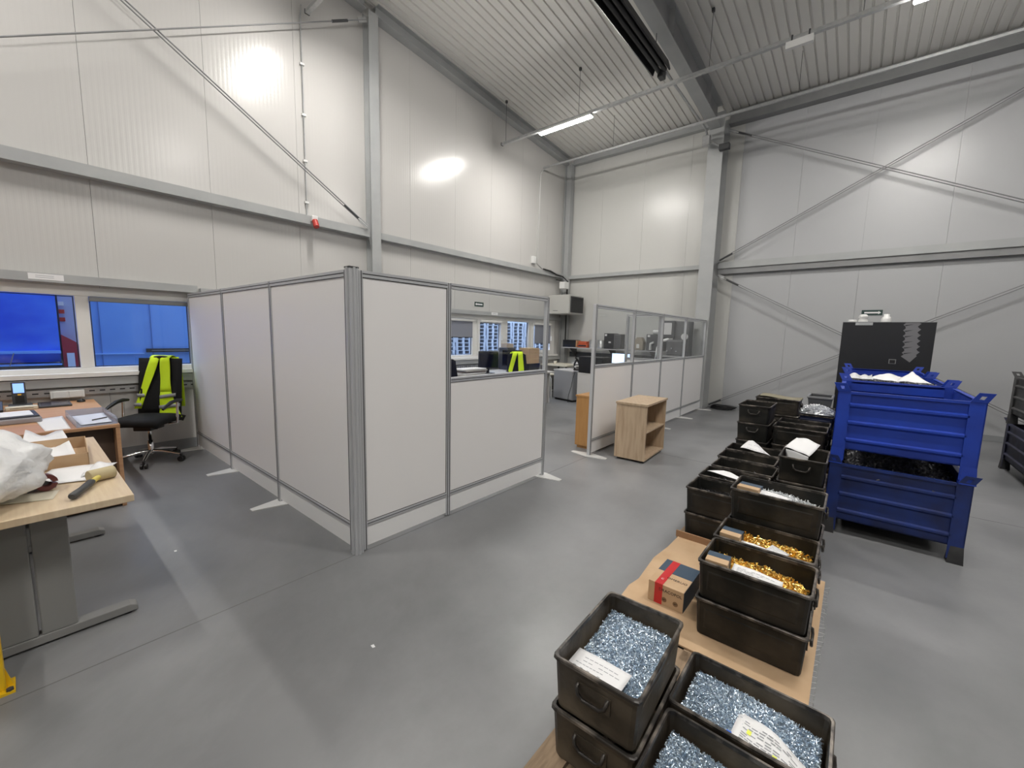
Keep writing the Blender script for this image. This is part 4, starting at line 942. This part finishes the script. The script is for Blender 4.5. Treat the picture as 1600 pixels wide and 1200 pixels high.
t = thing('clear_binder', 'stack of clear plastic folders at the left of the brown desk', 'folder', (-5.55, -.25, .741), math.radians(4)); part('base', MB().box(-.22, -.45, 0, .20, .34, .045), mat('folder_grey', (.30, .29, .31), .25), t, bevel=.01); part('lid', MB().box(-.20, -.44, .047, .17, .33, .056), dgrey, t); part('top_sheet', MB().box(-.17, -.4, .057, .12, .30, .060), paper, t)
t = thing('letter_tray', 'clear plastic letter tray of papers at the corner of the brown desk', 'letter tray', (-5.2, .385, .741), math.radians(2))
tr = mat('clear_tray', (.50, .52, .60), .2, alpha=.6)
for b_ in ((-.34, -.125, 0, .33, .125, .004), (-.34, -.125, 0, -.336, .125, .06), (-.34, -.125, 0, .33, -.121, .06), (-.34, .121, 0, .33, .125, .06)): part('tray_wall', MB().box(*b_), tr, t)
note('paper_sheet', [(-5.45, .28, .752), (-4.93, .30, .752), (-4.93, .49, .756), (-5.45, .49, .76)], 'blue-white papers lying in the letter tray', 0, m=mat('cool_paper', (.66, .70, .80), .6))
solo('ballpoint_pen', MB().tube([(-5.05, .38, .765), (-5.1, .44, .765), (-5.13, .48, .765)], .005, 6), ink, 'dark pen on the papers in the letter tray', 'pen', (-5.1, .44, .765), world=True)
note('paper_sheet', [(-4.88, .10, .742), (-4.88, .24, .742), (-5.6, .23, .742), (-5.5, .06, .742)], 'white printed sheet on the brown desk left of the letter tray', 0, curl=.0015)

# ------------------------------------------------------------------ office chairs
def chair(label, loc, rz, group=None, vest=None, vlabel=None, jacket=None):
    t = thing('office_chair', label, 'chair', loc, rz, group=group)
    # faces +x
    part('seat', MB().grid(lambda u, v: (-.22+.46*u, -.235+.47*v, .49-.03*(2*u-1)**4-.02*(2*v-1)**6), 10, 10), blackfab, t, thick=-.07)
    part('backrest', MB().grid(lambda u, v: (-.235-.03*math.cos((u-.5)*PI)-.09*v+.02*math.sin(v*6), -.21*(1-.10*v**3)+.42*u*(1-.10*v**3), .56+.64*v-.03*abs(2*u-1)**5*v), 10, 14), blackfab, t, thick=.05)
    part('back_support', MB().tube([(-.1, 0, .42), (-.27, 0, .42), (-.31, 0, .56), (-.33, 0, .75)], .022, 8), black, t)
    part('mechanism', MB().box(-.12, -.09, .39, .12, .09, .44), black, t, bevel=.01)
    part('gas_lift', MB().tube([(0, 0, .10), (0, 0, .26), (0, 0, .26), (0, 0, .40)], [.03, .03, .018, .018], 12), chrome, t)
    for k in range(5):
        a = 2*PI*k/5+.35; d_ = Vector((math.cos(a), math.sin(a), 0))
        q = part('base_arm', MB().tube([Vector((0,0,.13)), d_*.12+Vector((0,0,.125)), d_*.30+Vector((0,0,.085))], [.026, .022, .014], 8), chrome, t)
        c = d_*.31; sd = Vector((-d_.y, d_.x, 0))
        mb = MB()
        for s_ in (-1, 1): mb.tube([c+sd*s_*.008+Vector((0,0,.03)), c+sd*s_*.03+Vector((0,0,.03))], .03, 12)
        mb.tube([c+Vector((0,0,.03)), c+Vector((0,0,.085))], .012, 8); part('caster', mb, black, q)
    for s_ in (-1, 1):
        y = s_*.285
        part('arm_post', MB().tube([(-.02, s_*.2, .45), (-.03, y, .46), (-.05, y, .70)], [.014, .014, .014], 8), chrome, t)
        part('armrest', MB().tube([(-.13, y, .715), (-.05, y, .725), (.05, y, .715), (.15, y, .68), (.20, y, .655)], [.016, .022, .022, .018, .012], 8), black, t)
    return t
cr = math.radians(-42)
CL = (-6.26, .93, 0)
chair('black office chair with chrome base by the window beside the white screen', CL, cr)
def on_chair(loc, rz):
    M_ = Matrix.Translation(loc) @ Matrix.Rotation(rz, 4, 'Z'); return M_
def vest(label, loc, rz, wide=.24, flip=1, jacket=True, tag_='neon'):
    v_ = thing('safety_vest', label, 'vest', loc, rz)
    def srf(off):    # surface in front (+x) of the backrest
        return lambda y, z: -.235-.03-.09*((z-.56)/.64)+off
    f = srf(.092)
    def strap(y0, y1, z0, z1, w0, w1, m=neon, nm='panel', off=.0, n_=8, lab=None):
        mb = MB()
        def P(u, v):
            y = y0+(y1-y0)*v+(u-.5)*(w0+(w1-w0)*v); z = z0+(z1-z0)*v
            return (f(y, z)+off+.006*math.sin(v*7+u*3), y, z)
        mb.grid(P, 5, n_); return part(nm, mb, m, v_, lab, thick=.003)
    # chair local: +y is the left-hand side as seen from the chair; camera sees +x face
    strap(.055, .075, 1.21, .80, .10, .12, nm='front_panel')
    strap(.075, .135, .80, .50, .12, .25, nm='front_panel')
    strap(-.05, -.225, 1.21, .60, .10, .075, nm='front_panel')
    mb = MB(); mb.grid(lambda u, v: (f(0, 1.2)-.13*u+.002, -.11+.22*v, 1.205+.03*math.sin(u*PI)), 6, 6); part('shoulder', mb, neon, v_, thick=.003)
    mb = MB(); mb.grid(lambda u, v: (-.36-.05*v+.01*math.sin(u*9)*(1-v), (-.19+.38*u)*(1-.35*v*v), .60+.61*v), 10, 8); part('back_panel', mb, neon, v_, thick=.003)
    for z, ya, yb in ((.60, .015, .245), (.72, .018, .195)):
        mb = MB(); mb.grid(lambda u, v: (f(0, z)+.012, ya+(yb-ya)*u, z+.04*v+.03*u), 5, 2); part('reflective_band', mb, reflT, v_, 'grey reflective band', thick=.002)
    for z in (.63, .74):
        c = -.05-.175*(1.21-z)/.61
        mb = MB(); mb.grid(lambda u, v: (f(0, z)+.012, c-.042+.084*u, z+.04*v), 4, 2); part('reflective_band', mb, reflT, v_, 'grey reflective band', thick=.002)
    return v_
vest('neon yellow safety vest with grey bands hung over the chair by the window', CL, cr, flip=1)
t = thing('jacket', 'black jacket hanging on the chair under the neon vest', 'jacket', CL, cr)
part('body', MB().grid(lambda u, v: (-.225-.03*math.cos((u-.5)*PI)-.09*v+.028, -.235+.47*u, .52+.68*v), 10, 12), blackfab, t, thick=.012)
part('collar', MB().tube([(-.30, -.1, 1.20), (-.27, 0, 1.215), (-.30, .1, 1.20)], .02, 8), blackfab, t)
# office side
chair('black office chair inside the office with a neon vest over it', (-5.12, 6.42, 0), math.radians(-38))
v2 = vest('neon yellow vest on the chair inside the office, seen through the glass', (-5.12, 6.42, 0), math.radians(-38))
mb = MB().grid(lambda u, v: (-.41, -.2+.4*u, .62+.58*v), 6, 6)
chair('black office chair behind the post between solid and glazed screens', (-4.95, 4.42, 0), math.radians(120))
# ------------------------------------------------------------------ office interior
t = thing('office_desk', 'long white desk under the office windows, loaded with papers', 'desk', (-6.05, 6, 0), 0, world=True)
wd = mat('desk_white', (.62, .61, .60), .4)
part('desktop', MB().box(-6.50, 4.3, .72, -5.35, 8.0, .75), wd, t)
for y in (4.33, 5.9, 7.93): part('leg_panel', MB().box(-6.49, y, 0, -5.45, y+.03, .72), wd, t)
def monitor(label, loc, rz, w_=.50, h_=.31, zc=.30, lit=False, m=black):
    t = thing('monitor', label, 'monitor', loc, rz, group='office monitors')
    part('housing', MB().box(-.02, -w_/2, zc-h_/2, .02, w_/2, zc+h_/2), m, t, bevel=.005)
    part('screen', MB().box(.0202, -w_/2+.014, zc-h_/2+.02, .0215, w_/2-.014, zc+h_/2-.014), scr if lit else mat('dark_screen', (.006, .006, .007), .15), t)
    part('stand', MB().box(-.035, -.03, .01, -.015, .03, zc), m, t); part('base', MB().box(-.12, -.12, 0, .08, .12, .012), m, t, bevel=.004)
    return t
monitor('black monitor with silver side on the white office desk, left one', (-5.95, 6.38, .75), math.radians(-18), .47, .36, .29)
monitor('black monitor turned edge-on on the white office desk, right one', (-5.95, 7.15, .75), math.radians(-60), .45, .36, .30)
t = thing('office_printer', 'tall dark printer behind the edge-on monitor', 'printer', (-6.35, 7.45, .75)); part('body', MB().box(-.15, -.14, 0, .15, .14, .52), dgrey, t, bevel=.02); part('tray', MB().box(.15, -.1, .2, .22, .1, .22), mgrey, t); part('panel', MB().box(.151, -.1, .4, .155, .1, .48), black, t)
t = thing('small_carton', 'pale small carton on top of the dark printer', 'box', (-6.35, 7.45, 1.272)); part('body', MB().box(-.09, -.12, 0, .09, .12, .09), mat('pale_card', (.45, .38, .32), .8), t); part('flap', MB().box(-.09, -.12, .09, .0, .12, .093), card, t)
for k in range(3):
    t = thing('storage_box', ['bottom', 'middle', 'top'][k]+' brown carton of the stack under the blind', 'box', (-5.85, 7.66, .925+k*.118)); part('body', MB().box(-.14, -.2, 0, .14, .2, .11), card, t, bevel=.002); part('lid', MB().box(-.145, -.205, .09, .145, .205, .116), mat('carton_lid', (.55, .40, .24), .8), t)
t = thing('wire_basket', 'black basket under the three brown cartons', 'basket', (-5.85, 7.66, .751)); part('body', MB().add([(-.14, -.19, 0), (.14, -.19, 0), (.14, .19, 0), (-.14, .19, 0), (-.16, -.21, .17), (.16, -.21, .17), (.16, .21, .17), (-.16, .21, .17)], [(0,3,2,1),(0,1,5,4),(1,2,6,5),(2,3,7,6),(3,0,4,7)]), black, t, thick=.006); part('rim', MB().box(-.165, -.215, .16, .165, .215, .172), black, t)
for k in range(7):
    z = .751+k*.026; x, y = -5.60+random.uniform(-.02, .02), 5.50+random.uniform(-.03, .03)
    solo('paper_stack', MB().box(-.15, -.29, 0, .15, .29, .022), [paper, mat('folder_white', (.55, .53, .50), .6), mat('folder_dark', (.2, .17, .16), .6)][(k*2) % 3], '%s folder of the paper pile on the office desk' % ['lowest', 'second', 'third', 'fourth', 'fifth', 'sixth', 'topmost'][k], 'folder', (x, y, z), random.uniform(-.1, .1), group='paper folders piled on the office desk', bevel=.003)
for (x, y, lab, m_) in ((-5.5, 6.05, 'brown card folder lying on the office desk', card), (-5.45, 6.75, 'white papers by the chair on the office desk', paper), (-5.9, 5.95, 'white papers behind the folder pile', paper), (-5.5, 5.0, 'white sheets at the left end of the office desk', paper)):
    solo('paper_stack', MB().box(-.11, -.16, 0, .11, .16, .03), m_, lab, 'papers', (x, y, .751), random.uniform(-.3, .3), group='paper folders piled on the office desk')
t = thing('radiator', 'dark ribbed radiator under the office windows', 'radiator', (XL+.08, 6.3, .35), 0, world=True)
for i in range(26): part('fin', MB().box(XL+.09, 5.6+i*.06, .62, XL+.16, 5.64+i*.06, .88), mgrey, t)
part('pipe', MB().box(XL+.1, 5.55, .6, XL+.14, 7.2, .62), mgrey, t)
t = thing('desk_keyboard', 'black keyboard in front of the left office monitor', 'keyboard', (-5.6, 6.45, .751)); part('body', MB().box(-.07, -.22, 0, .07, .22, .02), black, t, bevel=.004)
mb = MB()
for i in range(4):
    for j in range(14): mb.box(-.055+i*.028, -.2+j*.0285, .02, -.032+i*.028, -.177+j*.0285, .024)
part('keys', mb, dgrey, t, stuff=True)
# cabinets
t = thing('base_cabinet', 'grey low cabinet left of the white one beyond the screens', 'cabinet', (-5.35, 8.75, 0), math.radians(-13)); gc = mat('cab_body_grey', (.30, .305, .315), .45)
part('body', MB().box(-.33, -.28, .05, .33, .25, .73), gc, t, bevel=.003); part('top', MB().box(-.34, -.29, .73, .34, .26, .755), wd, t); part('plinth', MB().box(-.3, -.25, 0, .3, .22, .05), black, t); part('door', MB().box(-.32, -.295, .06, .32, -.281, .72), gc, t)
solo('power_cable', MB().tube([(-4.98, 8.30, .76), (-5.02, 8.27, .6), (-5.05, 8.26, .4), (-5.10, 8.24, .2), (-5.12, 8.25, .02)], .006, 6), black, 'black cable hanging down beside the grey low cabinet', 'cable', (-5.05, 8.27, .4), world=True)
t = thing('base_cabinet', 'white low cabinet with bar handles beyond the screens', 'cabinet', (-4.35, 8.35, 0), math.radians(-10))
part('body', MB().box(-.46, -.24, .05, .5, .27, .73), wd, t, bevel=.003); part('top', MB().box(-.47, -.25, .73, .51, .28, .755), wd, t); part('plinth', MB().box(-.44, -.2, 0, .48, .25, .05), dgrey, t)
for a, b_ in ((-.455, .0), (.005, .495)):
    q = part('door', MB().box(a, -.256, .06, b_, -.241, .72), wd, t); hx = b_-.05 if a < -.1 else a+.05
    part('handle', MB().tube([(hx, -.258, .42), (hx, -.28, .43), (hx, -.28, .57), (hx, -.258, .58)], .006, 6), chrome, q)
t = thing('equipment_box', 'large black box standing on the white low cabinet', 'box', (-4.45, 8.3, .757), math.radians(-10)); part('body', MB().box(-.36, -.18, 0, .30, .16, .37), black, t, bevel=.012); part('foot', MB().box(-.2, -.1, -.002, .2, .1, .0), black, t)
t = thing('microscope', 'black and white bench microscope on the grey low cabinet', 'microscope', (-5.12, 8.62, .757), math.radians(40)); part('base', MB().box(-.09, -.07, 0, .09, .07, .03), black, t, bevel=.01)
part('arm', MB().tube([(-.06, 0, .03), (-.075, 0, .15), (-.03, 0, .25)], .022, 8), black, t); part('tube', MB().tube([(.05, 0, .12), (.0, 0, .25), (-.06, 0, .31)], [.02, .025, .018], 10), black, t); part('stage', MB().box(-.04, -.06, .10, .08, .06, .112), white, t); part('knob', MB().tube([(-.06, -.05, .09), (-.06, .05, .09)], .022, 10), white, t)
t = thing('side_table', 'beige side table by the last window in the corner', 'table', (-6.2, 9.7, 0)); part('tabletop', MB().box(-.4, -.55, .77, .45, .35, .80), cream, t)
for sx in (-.36, .40):
    for sy in (-.5, .3): part('leg', MB().box(sx-.02, sy-.02, 0, sx+.02, sy+.02, .77), dgrey, t)
solo('paper_cup', MB().lathe([(.03, 0), (.045, .09), (.042, .09), (.028, .004)], (0,0,0), 14), cream, 'cream cup on the beige side table', 'cup', (-6.25, 9.35, .80))
t = thing('stool', 'white tubular stool in front of the side table', 'stool', (-6.0, 8.75, 0))
for s_ in (-.16, .16): part('leg_loop', MB().tube([(-.17, s_, 0), (-.15, s_, .5), (-.10, s_, .56), (.10, s_, .56), (.15, s_, .5), (.17, s_, 0)], .013, 8), white, t)
part('stretcher', MB().tube([(.16, -.16, .2), (.16, .16, .2)], .01, 6), white, t); part('stretcher', MB().tube([(-.16, -.16, .2), (-.16, .16, .2)], .01, 6), white, t); part('seat', MB().lathe([(.18, .57), (.19, .58), (.18, .60)], (0,0,0), 20), cream, t)
# shelf on the far wall
t = thing('wall_shelf', 'long grey shelf fixed to the far wall inside the office', 'shelf', (-5.1, 10.1, 1.25), 0, world=True)
part('board', MB().box(-6.75+.3, 9.9, 1.235, -2.95, YF-.14, 1.262), mgrey if False else mat('shelf_grey', (.40, .40, .40), .5), t)
for x in (-6.2, -5.0, -3.9): part('bracket', MB().prism([(YF-.01, .95), (YF-.01, 1.235), (9.95, 1.235)], x, x+.02, 'x'), dgrey, t)
part('tool_rail', MB().box(-6.4, YF-.05, .98, -3.0, YF-.01, 1.12), dgrey, t)
t = thing('equipment_case', 'black flat case at the left end of the wall shelf', 'case', (-6.35, 10.05, 1.264)); part('body', MB().box(-.05, -.13, 0, .37, .1, .20), black, t, bevel=.01); part('end', MB().box(.37, -.12, .01, .40, .09, .19), brown, t)
t = thing('parts_tray', 'orange-red plastic trays on the wall shelf', 'tray', (-5.95, 10.05, 1.264)); part('lower_tray', MB().box(.02, -.12, 0, .32, .12, .1), redO, t, bevel=.01); part('upper_tray', MB().box(.04, -.1, .101, .28, .1, .17), redO, t, bevel=.01); part('gap', MB().box(.05, -.122, .03, .29, -.119, .07), black, t)
t = thing('metal_bucket', 'grey round tins on the wall shelf right of the orange trays', 'tin', (-5.52, 10.05, 1.264)); part('tin', MB().lathe([(.1, 0), (.1, .22), (.09, .22), (.09, .02)], (0,0,0), 18), galv, t)
clone(t, (-5.27, 10.05, 1.264), 0, 'grey tin on the wall shelf directly behind the first glazed post')
t = thing('test_machine', 'black cube-shaped machine with grey grille on the wall shelf', 'machine', (-4.88, 10.05, 1.264)); part('body', MB().box(-.24, -.14, 0, .03, .14, .40), black, t, bevel=.008); part('grille', MB().box(.03, -.13, .01, .22, .13, .385), mat('grille_grey', (.12, .12, .12), .6), t, bevel=.01); part('badge', MB().box(-.22, -.143, .33, -.16, -.141, .38), white, t)
for i in range(10): part('slot', MB().box(.05, -.134, .05+i*.03, .2, -.131, .06+i*.03), dgrey, t)
part('lever', MB().box(-.1, -.155, .15, -.04, -.141, .19), white, t)
t = thing('wooden_form', 'beige rounded block on the wall shelf beside the second post', 'block', (-4.2, 10.05, 1.264)); part('block', MB().prism([(-.12, 0), (.12, 0), (.13, .2), (.07, .32), (-.06, .32), (-.12, .22)], -.08, .08, 'y'), mat('beige_block', (.30, .26, .20), .7), t, bevel=.02); part('slot', MB().box(-.05, -.085, .05, .02, -.08, .15), white, t)
t = thing('test_device', 'grey test device with white tube on the wall shelf', 'machine', (-3.85, 10.05, 1.264)); part('body', MB().box(-.13, -.15, 0, .27, .14, .40), dgrey, t, bevel=.01); part('spout', MB().tube([(0, -.19, .02), (0, -.19, .17), (.08, -.19, .2)], .03, 10), white, t); part('tape', MB().box(-.1, -.152, .33, -.04, -.15, .38), white, t)
solo('wrapped_roll', MB().tube([(-.12, 0, .05), (.14, 0, .05)], .05, 12), white, 'white roll lying on top of the grey test device', 'roll', (-3.75, 10.05, 1.666))
# long bench under shelf & machines
t = thing('workbench', 'pale bench along the far wall inside the office', 'bench', (-4, 9.5, 0), 0, world=True)
part('worktop', MB().box(-5.6, 9.15, .86, -3.52, 9.88, .90), wd, t)
for x in (-5.55, -4.5, -3.58): part('leg_panel', MB().box(x, 9.2, 0, x+.04, 9.85, .86), wd, t)
monitor('lit white-blue monitor on the bench behind the glazed screens', (-4.33, 9.3, .90), math.radians(-84), .46, .26, .165, True)
blob('helmet', (-4.72, 9.3, .98), (.14, .14, .10), mgrey, 'grey rounded cover beside the lit monitor', 'cover', 1, .1)
t = thing('lab_machine', 'dark grey profile projector with a pale screen behind the glazed screens', 'machine', (-3.15, 9.55, 0), 0)
mg = mat('machine_grey', (.10, .102, .105), .5)
part('stand', MB().box(-.3, -.3, 0, .3, .22, .86), mg, t, bevel=.01); part('base', MB().box(-.32, -.34, .90, .3, .22, 1.16), mg, t, bevel=.015)
part('column', MB().box(-.05, -.1, 1.16, .3, .22, 1.96), mg, t, bevel=.02); part('head', MB().box(-.30, -.16, 1.58, .0, .2, 1.97), dgrey, t, bevel=.015)
part('screen', MB().box(-.26, -.165, 1.66, -.06, -.16, 1.92), mat('pale_screen', (.55, .55, .55), .3), t); part('body_block', MB().box(-.12, -.3, 1.2, .26, .1, 1.55), mg, t, bevel=.04)
part('hose', MB().tube([(-.33, -.25, 1.1), (-.30, -.28, 1.35), (-.22, -.28, 1.52), (-.1, -.2, 1.55)], .035, 10), white, t); part('dial', MB().lathe([(.07, -.03), (.07, .03), (.05, .035)], (.22, -.12, 1.62), 20, 'y'), white, t)
part('bed', MB().box(-.3, -.38, 1.165, .28, -.1, 1.2), galv, t)
for k in range(3): part('knob', MB().lathe([(.015, -.02), (.015, .02)], (-.08+.1*k, -.31, 1.3+.06*(k == 1)), 10, 'y'), galv, t)
part('nozzle', MB().tube([(0, -.32, 1.05), (0, -.42, 1.05)], .02, 8), galv, t)
t = thing('floor_cable_heap', 'dark cable heap on the floor at the foot of the wide column', 'cable', (-2.3, 10.15, 0))
mb = MB(); pts = []
for k in range(60): a = k*.7; pts.append((.28*math.cos(a)*(.6+.4*math.sin(k*.37))+.1, .09*math.sin(a)*(.7+.3*math.cos(k)), .02+.0012*k))
part('cable', mb.tube(pts, .012, 6), black, t)
t = thing('wall_power_box', 'small white box with a switch behind the last glazed screen', 'socket', (-2.98, YF-.5-.02, 1.42)); part('box', MB().box(-.06, -.04, 0, .06, 0, .1), white, t, bevel=.006); part('plug', MB().box(-.03, -.06, -.1, .03, -.01, 0), black, t)
# small debris on floor
for i, (x, y) in enumerate(((-3.6, .62), (-1.75, 1.05), (-.95, 2.0))):
    solo('paper_scrap', MB().prism([(-.012, -.006), (.01, -.008), (.014, .005), (-.008, .009)], 0, .001), paper, ['tiny white scrap on the floor beside the maple table', 'tiny white scrap in the middle of the open floor', 'tiny white scrap on the floor left of the brown crates'][i], 'scrap', (x, y, .0005))
for o in bpy.data.objects:
    if '_off' in o: del o['_off']
